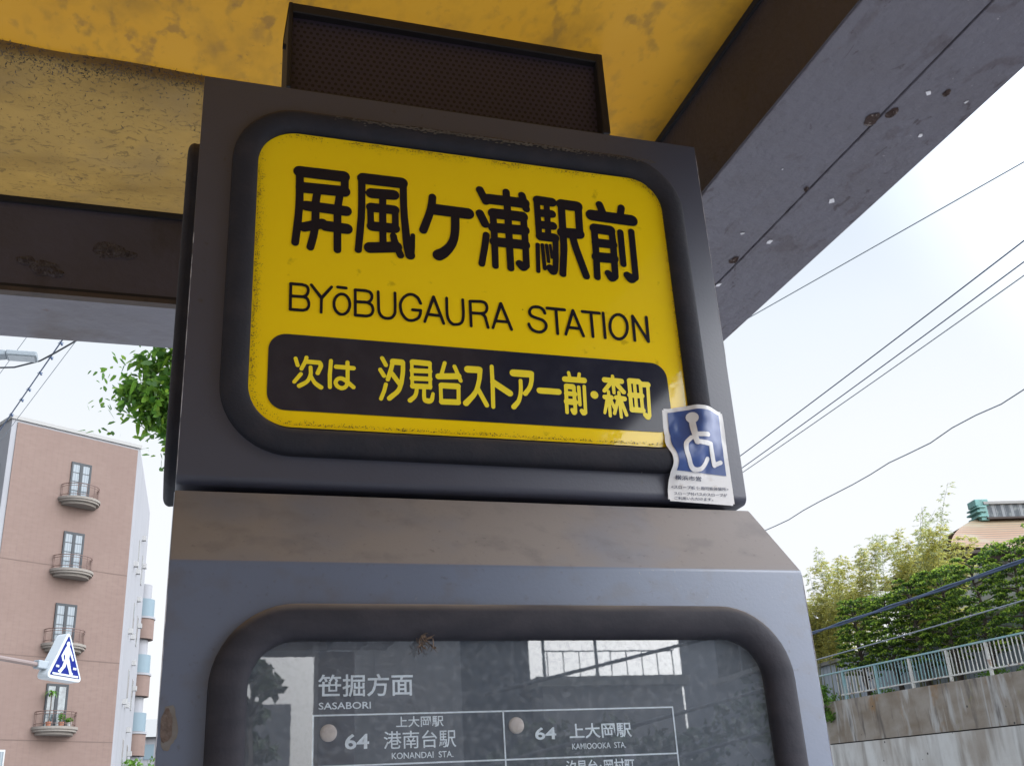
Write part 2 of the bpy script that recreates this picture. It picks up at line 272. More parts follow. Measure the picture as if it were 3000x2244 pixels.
GLYPHS = {
    'big': '965,6886 967,6872 972,6858 981,6844 994,6830 996,6707 994,6686 997,6662 998,6567 997,6452 992,6326 965,5983 966,5972 970,5962 978,5951 986,5945 997,5941 1007,5939 1018,5941 1028,5945 1035,5951 1043,5962 1048,5976 1062,6133 1063,6136 1081,6128 1102,6125 1116,6128 1165,6144 1152,6070 1126,5951 1126,5937 1133,5919 1140,5912 1151,5905 1161,5902 1172,5901 1182,5904 1193,5909 1203,5920 1209,5934 1240,6077 1254,6175 1277,6184 1280,6184 1298,6171 1315,6165 1410,6160 1413,6158 1416,5934 1425,5916 1439,5906 1448,5902 1459,5902 1476,5906 1485,5913 1491,5920 1497,5930 1499,5941 1498,6154 1501,6156 1560,6154 1574,6156 1585,6160 1599,6169 1611,6182 1618,6196 1622,6214 1622,6231 1616,6249 1606,6264 1592,6276 1581,6281 1567,6285 1501,6288 1497,6291 1497,6382 1501,6383 1553,6382 1577,6389 1592,6399 1601,6410 1608,6424 1612,6438 1612,6455 1607,6473 1599,6487 1585,6500 1574,6505 1560,6510 1508,6512 1504,6512 1502,6515 1518,6627 1546,6631 1567,6642 1577,6651 1584,6662 1590,6672 1594,6686 1594,6704 1592,6718 1586,6732 1576,6746 1576,6851 1585,6868 1589,6889 1587,6907 1581,6925 1571,6941 1557,6953 1539,6961 1522,6965 1032,6961 1018,6958 1004,6953 992,6945 983,6936 969,6914 966,6900|1074,6242 1071,6245 1080,6403 1096,6396 1109,6393 1172,6390 1173,6336 1172,6277|1084,6510 1084,6617 1184,6620 1172,6520 1112,6519 1098,6517|1084,6756 1082,6760 1081,6812 1081,6816 1084,6818 1487,6819 1487,6767|1263,6309 1260,6312 1260,6385 1260,6389 1263,6390 1411,6385 1412,6294 1410,6292 1336,6295 1319,6309 1298,6315 1280,6314|1263,6518 1260,6522 1262,6550 1273,6621 1277,6622 1431,6625 1432,6623 1417,6515|1643,5965 1648,5951 1657,5941 1669,5933 1683,5931 1697,5933 1709,5941 1718,5951 1723,5965 1745,6224 1758,6403 1762,6543 1763,6693 1764,6700 1767,6702 1773,6686 1783,6672 1796,6662 1811,6655 1830,6652 1915,6655 1915,6595 1914,6593 1826,6592 1805,6588 1789,6578 1777,6564 1771,6550 1768,6532 1771,6515 1780,6497 1781,6494 1784,6326 1775,6298 1775,6284 1778,6270 1786,6256 1795,6245 1805,6238 1819,6232 1837,6229 1914,6230 1915,6228 1916,6102 1910,6099 1798,6082 1784,6078 1771,6070 1754,6053 1745,6032 1744,6007 1747,5993 1751,5983 1763,5967 1777,5956 1795,5949 1812,5947 2092,5988 2113,5937 2120,5928 2127,5923 2141,5917 2159,5918 2173,5924 2184,5937 2189,5948 2190,5962 2187,5972 2165,6032 2171,6056 2167,6081 2155,6102 2131,6123 2119,6161 2110,6209 2102,6221 2092,6231 2089,6231 2110,6235 2127,6246 2141,6263 2148,6284 2149,6298 2147,6308 2142,6322 2135,6333 2135,6336 2136,6497 2145,6525 2146,6539 2144,6550 2138,6564 2127,6577 2117,6585 2103,6591 2089,6593 2001,6593 1996,6595 1998,6659 2089,6664 2106,6669 2120,6676 2136,6693 2146,6714 2147,6739 2141,6760 2131,6775 2115,6788 2096,6795 2078,6797 1819,6783 1802,6777 1786,6767 1775,6753 1767,6733 1765,6735 1764,6742 1764,6823 1764,6826 1767,6828 2148,6829 2152,6826 2153,6606 2157,6459 2178,6112 2187,6032 2203,5955 2211,5940 2224,5927 2236,5920 2246,5917 2260,5916 2271,5917 2292,5927 2306,5944 2311,5955 2314,5969 2313,5983 2308,6000 2314,6074 2319,6231 2316,6242 2311,6249 2302,6255 2292,6257 2278,6253 2268,6242 2265,6235 2264,6207 2260,6228 2241,6462 2235,6606 2235,6858 2246,6885 2248,6907 2245,6924 2238,6942 2227,6956 2211,6967 2194,6975 2176,6977 1739,6974 1721,6971 1704,6963 1690,6952 1679,6938 1671,6921 1669,6900 1671,6882 1680,6861 1680,6546 1677,6410|1858,6354 1856,6473 1914,6474 1915,6469 1914,6354|1998,6112 1995,6116 1996,6228 1998,6230 2001,6230 2047,6231 2050,6228 2037,6214 2032,6196 2040,6144 2045,6123 2043,6119|1998,6355 1996,6357 1996,6473 2057,6474 2059,6469 2058,6357 2054,6355|2365,6305 2370,6291 2377,6280 2386,6273 2400,6266 2414,6265 2428,6267 2440,6273 2451,6284 2458,6298 2492,6396 2520,6476 2537,6532 2736,6528 2738,6525 2735,6427 2729,6340 2723,6298 2715,6263 2709,6242 2698,6215 2673,6173 2648,6144 2621,6119 2593,6097 2554,6078 2533,6064 2519,6047 2512,6028 2510,6007 2513,5990 2522,5972 2537,5957 2554,5947 2572,5943 2593,5943 2610,5949 2642,5968 2659,5981 2680,6001 2719,6045 2755,6098 2775,6133 2792,6172 2812,6235 2825,6301 2834,6389 2840,6525 2845,6527 2946,6525 2964,6529 2981,6537 2993,6546 3002,6556 3008,6567 3014,6581 3016,6595 3015,6609 3008,6634 2998,6648 2985,6660 2967,6669 2950,6673 2568,6678 2575,6767 2571,6784 2561,6798 2544,6809 2526,6811 2509,6805 2495,6793 2487,6777 2476,6683 2460,6603 2437,6525 2401,6427 2367,6329 2365,6319|3033,6616 3037,6603 3093,6469 3100,6455 3114,6443 3132,6436 3149,6436 3171,6445 3182,6417 3202,6396 3201,6312 3192,6301 3186,6291 3183,6284 3181,6266 3182,6252 3186,6242 3191,6231 3200,6221 3200,6217 3196,5951 3198,5937 3205,5925 3212,5918 3223,5912 3233,5910 3244,5911 3254,5914 3265,5922 3271,5930 3275,5941 3282,6204 3375,6203 3374,5934 3380,5920 3391,5907 3405,5900 3419,5898 3433,5901 3446,5909 3455,5920 3460,5934 3462,6203 3468,6205 3569,6205 3571,6203 3567,6042 3566,6041 3545,6054 3534,6058 3520,6059 3506,6055 3492,6046 3484,6035 3479,6021 3479,6007 3485,5990 3508,5955 3520,5941 3538,5928 3555,5921 3573,5920 3590,5925 3608,5936 3622,5951 3639,5967 3646,5979 3648,5990 3653,6224 3666,6245 3669,6256 3670,6270 3666,6291 3654,6312 3654,6413 3664,6424 3671,6435 3675,6448 3677,6462 3676,6476 3672,6490 3664,6503 3654,6515 3653,6599 3662,6616 3667,6630 3668,6644 3667,6658 3661,6676 3650,6692 3636,6704 3618,6712 3601,6714 3467,6714 3465,6718 3465,6760 3468,6764 3601,6764 3604,6762 3609,6742 3615,6731 3624,6721 3636,6714 3650,6711 3664,6712 3678,6717 3690,6728 3696,6739 3700,6753 3699,6767 3692,6798 3701,6823 3701,6847 3696,6861 3691,6872 3683,6882 3671,6893 3656,6956 3646,6973 3632,6983 3615,6988 3597,6986 3580,6976 3569,6963 3565,6949 3565,6935 3571,6907 3569,6905 3468,6904 3464,6907 3464,6963 3459,6980 3450,6992 3440,7000 3426,7004 3412,7004 3401,7001 3391,6995 3383,6987 3377,6977 3374,6963 3373,6905 3198,6903 3174,6898 3170,6902 3142,6966 3132,6980 3118,6989 3104,6992 3090,6992 3076,6987 3062,6977 3053,6963 3050,6949 3051,6931 3119,6774 3132,6757 3146,6749 3163,6745 3184,6750 3194,6756 3202,6764 3205,6764 3373,6764 3376,6760 3376,6718 3373,6714 3237,6712 3216,6705 3197,6690 3184,6669 3180,6648 3181,6634 3185,6620 3191,6607 3200,6595 3201,6508 3200,6504 3191,6497 3130,6644 3124,6655 3114,6664 3100,6671 3086,6674 3072,6672 3058,6667 3047,6658 3038,6644 3033,6630|3037,5951 3043,5937 3051,5928 3062,5922 3076,5919 3090,5922 3100,5927 3110,5937 3115,5948 3162,6179 3179,6273 3188,6340 3187,6354 3180,6368 3170,6377 3156,6383 3139,6384 3125,6378 3114,6368 3107,6354 3082,6193 3037,5965|3286,6328 3284,6333 3284,6385 3286,6388 3373,6391 3376,6389 3376,6333 3373,6329|3286,6518 3284,6522 3284,6574 3286,6576 3373,6576 3376,6574 3376,6522|3464,6331 3464,6392 3571,6396 3571,6336 3569,6331|3468,6524 3465,6525 3465,6529 3465,6571 3465,6574 3468,6576 3566,6576 3570,6574 3569,6528|3719,5934 3723,5924 3730,5917 3737,5914 3748,5913 3755,5915 3763,5920 3768,5927 3772,5937 3789,6291 3787,6301 3783,6308 3776,6314 3765,6317 3755,6317 3745,6312 3739,6305 3735,6294|3744,6896 3751,6868 3750,6581 3748,6564 3750,6546 3750,6431 3746,6406 3750,6385 3757,6371 3768,6361 3779,6353 3793,6349 3947,6347 3944,6252 3940,6223 3933,6308 3930,6313 3923,6318 3912,6319 3902,6313 3897,6301 3909,6133 3916,6122 3923,6119 3933,6118 3934,6116 3927,6042 3923,6030 3905,6041 3895,6043 3884,6043 3874,6040 3863,6035 3849,6019 3842,6298 3840,6305 3835,6311 3828,6315 3821,6317 3807,6314 3800,6308 3797,6301 3795,6294 3803,5979 3807,5965 3818,5957 3832,5956 3842,5962 3847,5969 3849,5976 3878,5934 3887,5923 3898,5915 3909,5910 3930,5907 3950,5913 3969,5927 3978,5941 3991,5979 3995,6004 4009,6123 4025,6368 4035,6389 4038,6410 4035,6424 4028,6438 4021,6447 4010,6456 3989,6464 3942,6466 3944,6511 3979,6513 4000,6521 4010,6530 4017,6540 4022,6553 4024,6567 4022,6581 4018,6592 4010,6604 4001,6613 3989,6619 3979,6622 3946,6623 3947,6672 3951,6675 3982,6678 4000,6687 4014,6704 4019,6714 4021,6728 4020,6742 4016,6753 4010,6763 4000,6773 3989,6779 3979,6783 3950,6784 3951,6830 3952,6833 3954,6834 3986,6833 4003,6838 4021,6848 4035,6865 4040,6851 4050,6837 4050,6833 4045,6550 4031,6536 4021,6522 4016,6508 4014,6490 4016,6473 4021,6459 4031,6445 4042,6434 4043,6431 4041,6319 4032,6210 4000,5941 4002,5923 4007,5913 4017,5902 4031,5895 4045,5893 4059,5896 4070,5901 4080,5912 4085,5923 4125,6245 4131,6315 4134,6420 4136,6423 4164,6424 4182,6322 4194,6266 4289,5923 4301,5906 4318,5896 4329,5894 4339,5894 4357,5900 4367,5909 4374,5920 4378,5934 4378,5948 4285,6291 4269,6361 4258,6427 4304,6431 4325,6438 4339,6448 4348,6459 4356,6473 4360,6487 4362,6501 4360,6515 4349,6543 4358,6837 4368,6861 4370,6879 4367,6900 4360,6917 4350,6930 4336,6941 4322,6947 4304,6951 4094,6954 4080,6951 4066,6944 4052,6933 4042,6919 4038,6918 4031,6932 4019,6945 4003,6954 3989,6958 3804,6962 3790,6960 3779,6956 3760,6942 3752,6931 3747,6921 3745,6910|3832,6465 3829,6469 3829,6508 3832,6509 3867,6509 3865,6466|3832,6620 3829,6623 3829,6669 3832,6671 3870,6673 3870,6623 3867,6621|3832,6780 3830,6784 3830,6833 3832,6836 3874,6834 3873,6784 3870,6781|3849,6277 3860,6077 3861,6070 3867,6063 3874,6058 3884,6057 3897,6063 3901,6070 3903,6077 3892,6301 3888,6310 3881,6316 3870,6319 3860,6316 3853,6310 3849,6301|4140,6563 4137,6567 4143,6811 4262,6809 4257,6571 4255,6569|4402,6763 4411,6742 4427,6725 4448,6712 4469,6707 4997,6697 5011,6699 5025,6703 5039,6711 5051,6721 5059,6732 5067,6746 5071,6760 5072,6777 5069,6798 5060,6817 5046,6834 5029,6845 5015,6851 5001,6853 4906,6855 4903,6858 4921,6928 4922,6942 4919,6956 4914,6966 4906,6975 4896,6982 4882,6986 4864,6985 4850,6979 4837,6966 4830,6952 4808,6861 4805,6856 4672,6858 4668,6861 4635,6970 4626,6981 4616,6989 4605,6993 4591,6995 4574,6992 4560,6984 4549,6972 4542,6956 4543,6935 4565,6861 4560,6859 4469,6860 4451,6856 4437,6850 4417,6833 4404,6812 4399,6788|4423,6203 4427,6186 4437,6168 4428,5937 4433,5920 4444,5907 4462,5899 4472,5898 4483,5900 4493,5905 4500,5910 4510,5927 4512,5937 4522,6140 4525,6145 4662,6147 4658,6026 4630,6048 4619,6051 4605,6052 4591,6047 4581,6040 4574,6031 4568,6018 4567,6004 4571,5990 4598,5934 4612,5916 4623,5908 4637,5901 4651,5899 4668,5900 4693,5911 4710,5928 4724,5937 4731,5945 4740,5965 4742,5976 4751,6172 4762,6193 4766,6210 4764,6231 4754,6256 4758,6371 4767,6389 4770,6406 4767,6424 4759,6441 4758,6567 4763,6588 4763,6606 4759,6620 4753,6634 4744,6644 4735,6653 4717,6662 4700,6665 4497,6669 4483,6667 4469,6661 4455,6651 4445,6641 4436,6623 4432,6602 4435,6581 4446,6560 4446,6557 4445,6431 4440,6406 4444,6382 4441,6259 4430,6242 4425,6231 4423,6217|4528,6279 4530,6343 4531,6347 4669,6347 4668,6284|4535,6466 4532,6469 4533,6529 4535,6532 4665,6528 4668,6528 4670,6525 4671,6473 4670,6469 4668,6467|4780,6144 4786,6130 4794,6121 4808,6114 4822,6112 4837,6116 4850,6125 4858,6137 4861,6151 4868,6592 4865,6606 4856,6620 4843,6629 4829,6632 4815,6631 4800,6623 4788,6609 4784,6595 4779,6154|4807,5993 4833,5948 4850,5927 4875,5911 4896,5906 4917,5908 4938,5917 4966,5942 4987,5958 4992,5965 4997,5976 5001,5997 5014,6620 5011,6634 5005,6644 4994,6654 4983,6659 4966,6660 4948,6653 4936,6641 4930,6623 4919,6035 4917,6031 4906,6035 4885,6047 4864,6056 4850,6057 4836,6054 4819,6043 4809,6028 4805,6011',
    'roman': '956,5476 958,5469 959,5346 957,5336 959,5325 960,5189 958,5178 961,5168 967,5163 974,5160 1107,5162 1133,5171 1147,5178 1160,5190 1170,5206 1178,5227 1181,5252 1180,5280 1170,5311 1160,5330 1143,5343 1153,5353 1160,5367 1168,5388 1171,5406 1172,5427 1170,5441 1165,5455 1158,5469 1146,5482 1135,5489 1090,5499 971,5497 964,5494 959,5490 956,5483|992,5195 990,5315 992,5317 1107,5321 1128,5311 1136,5304 1146,5283 1151,5255 1150,5241 1146,5227 1141,5217 1135,5210 1125,5204 1104,5197|992,5353 990,5357 989,5458 991,5462 1090,5463 1121,5456 1128,5451 1134,5444 1141,5423 1140,5402 1132,5379 1121,5367 1100,5356|1170,5486 1174,5477 1280,5332 1279,5171 1281,5164 1286,5160 1293,5158 1300,5159 1307,5164 1309,5171 1311,5332 1413,5476 1416,5483 1415,5493 1408,5500 1401,5502 1394,5501 1389,5497 1296,5373 1198,5501 1191,5505 1181,5504 1172,5497|1412,5269 1414,5248 1423,5220 1435,5196 1454,5174 1473,5161 1496,5153 1520,5154 1545,5163 1565,5178 1580,5196 1594,5220 1604,5248 1609,5276 1610,5308 1606,5336 1599,5360 1586,5385 1566,5409 1548,5421 1527,5429 1499,5429 1475,5419 1454,5402 1439,5385 1426,5360 1416,5332 1412,5308|1443,5272 1442,5301 1447,5327 1455,5350 1466,5367 1475,5378 1492,5390 1506,5394 1520,5393 1531,5390 1545,5381 1557,5367 1567,5350 1574,5329 1578,5301 1578,5280 1573,5252 1564,5231 1555,5215 1544,5203 1528,5192 1513,5188 1499,5189 1489,5193 1478,5200 1464,5214 1454,5232 1446,5255|1446,5490 1451,5479 1461,5473 1552,5471 1559,5472 1566,5476 1570,5483 1571,5490 1569,5497 1566,5502 1555,5507 1464,5509 1457,5507 1452,5504 1447,5497|1635,5171 1639,5163 1650,5158 1769,5158 1804,5168 1818,5175 1832,5187 1842,5202 1850,5220 1856,5241 1858,5259 1856,5276 1851,5297 1843,5315 1836,5325 1817,5343 1830,5360 1841,5381 1846,5406 1847,5427 1843,5444 1835,5460 1825,5474 1814,5483 1797,5490 1762,5497 1650,5495 1643,5493 1635,5486 1633,5476 1635,5465 1636,5346 1634,5336 1636,5329 1636,5185|1667,5382 1667,5459 1758,5460 1786,5455 1797,5451 1803,5444 1814,5423 1814,5402 1806,5381 1797,5369 1776,5358 1671,5355 1667,5357|1671,5193 1668,5196 1668,5318 1776,5322 1801,5308 1813,5297 1822,5276 1826,5252 1824,5241 1818,5224 1807,5208 1797,5202 1765,5193|1884,5290 1888,5245 1895,5217 1904,5199 1913,5185 1923,5175 1937,5164 1951,5158 1968,5153 2003,5152 2021,5155 2036,5161 2048,5168 2060,5178 2074,5196 2085,5217 2092,5238 2095,5255 2097,5325 2097,5483 2096,5490 2091,5497 2084,5501 2073,5500 2066,5493 2064,5486 2065,5325 2063,5259 2061,5245 2055,5227 2047,5213 2038,5202 2028,5195 2010,5189 1989,5187 1968,5190 1954,5196 1944,5204 1934,5217 1926,5231 1920,5252 1917,5283 1914,5483 1912,5490 1905,5497 1898,5499 1890,5497 1884,5491 1882,5483|2122,5304 2129,5262 2140,5231 2164,5192 2182,5173 2196,5162 2220,5152 2234,5150 2255,5150 2283,5157 2318,5174 2336,5188 2346,5199 2357,5216 2364,5234 2371,5255 2374,5290 2377,5301 2375,5308 2371,5315 2360,5319 2273,5318 2266,5316 2259,5312 2255,5304 2254,5297 2256,5290 2262,5284 2273,5281 2339,5282 2341,5280 2339,5259 2332,5238 2325,5225 2319,5217 2308,5208 2290,5197 2269,5189 2252,5186 2234,5186 2220,5190 2206,5199 2189,5219 2170,5248 2162,5269 2157,5294 2153,5329 2153,5350 2156,5367 2165,5388 2177,5413 2190,5430 2204,5444 2220,5456 2238,5464 2255,5468 2269,5467 2280,5464 2306,5448 2317,5437 2324,5427 2347,5374 2357,5369 2364,5369 2370,5371 2374,5375 2378,5381 2377,5392 2359,5437 2347,5458 2336,5471 2316,5486 2297,5497 2276,5503 2255,5504 2241,5502 2224,5497 2203,5485 2182,5469 2165,5451 2150,5429 2136,5402 2126,5378 2121,5357 2120,5336|2388,5161 2395,5154 2402,5153 2409,5155 2415,5161 2444,5242 2567,5238 2570,5234 2594,5161 2598,5155 2605,5150 2616,5149 2623,5154 2628,5161 2628,5171 2524,5486 2520,5493 2514,5497 2507,5499 2500,5497 2494,5493 2490,5486 2387,5175 2385,5168|2458,5278 2457,5280 2507,5422 2555,5276|2637,5269 2644,5227 2658,5195 2675,5172 2700,5154 2710,5149 2728,5147 2763,5151 2791,5160 2801,5166 2816,5178 2828,5192 2837,5210 2847,5241 2851,5269 2855,5329 2853,5479 2851,5486 2847,5493 2840,5496 2829,5495 2822,5490 2819,5483 2821,5329 2818,5273 2810,5231 2803,5213 2795,5203 2784,5195 2770,5189 2742,5184 2724,5184 2714,5189 2700,5200 2689,5213 2681,5227 2673,5255 2669,5290 2668,5343 2671,5483 2668,5491 2661,5497 2654,5499 2647,5497 2640,5490 2638,5483 2635,5343|2902,5161 2909,5150 2920,5147 2931,5152 2935,5161 2936,5304 2938,5307 3032,5310 3057,5295 3067,5283 3095,5157 3102,5149 3113,5147 3121,5150 3127,5157 3128,5168 3110,5248 3104,5287 3096,5308 3084,5322 3085,5325 3094,5332 3106,5345 3118,5367 3127,5399 3127,5423 3122,5444 3115,5462 3102,5479 3092,5486 3078,5491 3039,5497 2917,5487 2910,5485 2904,5479 2900,5469 2902,5462 2902,5336 2900,5325 2902,5315|2938,5344 2936,5346 2937,5451 3039,5459 3071,5453 3078,5449 3081,5444 3091,5423 3093,5402 3087,5378 3081,5367 3074,5359 3061,5353 3032,5347|3151,5161 3155,5153 3162,5149 3172,5149 3179,5154 3207,5231 3211,5235 3333,5234 3337,5233 3365,5154 3372,5148 3382,5146 3391,5150 3396,5157 3398,5164 3397,5171 3292,5479 3288,5488 3281,5493 3274,5495 3267,5494 3260,5489 3255,5483 3152,5171|3225,5272 3223,5273 3223,5276 3270,5411 3274,5416 3323,5273 3319,5271|3571,5231 3576,5217 3587,5196 3606,5173 3618,5164 3638,5154 3669,5144 3701,5143 3732,5149 3760,5165 3785,5188 3795,5203 3802,5218 3807,5234 3809,5252 3808,5269 3805,5280 3791,5304 3770,5325 3750,5337 3659,5361 3641,5368 3628,5381 3624,5392 3622,5402 3623,5413 3627,5424 3638,5439 3648,5448 3659,5453 3676,5456 3708,5457 3729,5452 3746,5441 3757,5429 3770,5392 3781,5386 3792,5387 3802,5395 3804,5402 3803,5409 3791,5448 3784,5458 3771,5472 3746,5487 3718,5495 3680,5495 3646,5486 3624,5472 3603,5448 3590,5423 3586,5399 3588,5381 3596,5360 3606,5346 3620,5335 3645,5325 3732,5302 3743,5296 3757,5284 3768,5269 3773,5252 3771,5231 3760,5210 3739,5192 3729,5186 3715,5182 3690,5180 3662,5186 3641,5196 3627,5206 3619,5217 3608,5238 3602,5262 3596,5268 3589,5270 3578,5269 3569,5259 3568,5252|3798,5469 3803,5458 3813,5453 3904,5451 3902,5161 3904,5154 3911,5146 3918,5143 3928,5145 3935,5151 3938,5161 3941,5451 4030,5452 4037,5455 4043,5462 4045,5469 4043,5479 4037,5487 4026,5491 3816,5491 3809,5489 3802,5484 3798,5476|4001,5157 4005,5150 4012,5145 4023,5145 4030,5150 4060,5231 4065,5233 4184,5231 4212,5150 4219,5144 4229,5142 4240,5145 4246,5154 4247,5161 4246,5168 4145,5476 4142,5484 4135,5489 4128,5491 4121,5490 4114,5486 4109,5479 4001,5168|4079,5271 4076,5273 4077,5276 4124,5408 4128,5405 4171,5273 4170,5269|4222,5469 4226,5458 4236,5452 4324,5451 4327,5448 4325,5161 4327,5153 4334,5146 4341,5143 4352,5145 4359,5152 4362,5161 4364,5448 4369,5450 4453,5450 4460,5453 4465,5458 4467,5465 4466,5476 4460,5484 4450,5488 4240,5490 4233,5489 4226,5483 4222,5476|4474,5157 4477,5150 4481,5146 4488,5143 4495,5143 4506,5149 4509,5154 4510,5161 4515,5476 4514,5483 4509,5490 4499,5494 4492,5494 4484,5490 4479,5483 4478,5476|4547,5259 4555,5224 4569,5194 4589,5168 4614,5150 4642,5141 4674,5143 4702,5153 4730,5173 4754,5199 4772,5227 4786,5259 4797,5297 4801,5336 4800,5374 4792,5409 4778,5441 4758,5468 4732,5486 4698,5495 4670,5493 4646,5483 4615,5462 4593,5437 4575,5409 4558,5371 4549,5336 4545,5301|4583,5295 4585,5329 4593,5364 4604,5392 4618,5413 4639,5437 4660,5450 4681,5455 4695,5455 4712,5449 4729,5437 4742,5420 4754,5395 4761,5367 4763,5332 4760,5304 4753,5273 4742,5245 4724,5217 4708,5199 4688,5186 4667,5180 4649,5180 4632,5187 4619,5196 4604,5215 4592,5238 4585,5266|4838,5157 4843,5147 4849,5143 4856,5141 4863,5142 4870,5147 4875,5157 4880,5390 4884,5389 5010,5150 5017,5144 5027,5142 5034,5143 5043,5150 5046,5161 5054,5472 5052,5483 5045,5490 5038,5493 5027,5492 5020,5486 5015,5476 5009,5248 5006,5241 4878,5483 4870,5490 4863,5491 4852,5489 4846,5483 4842,5472',
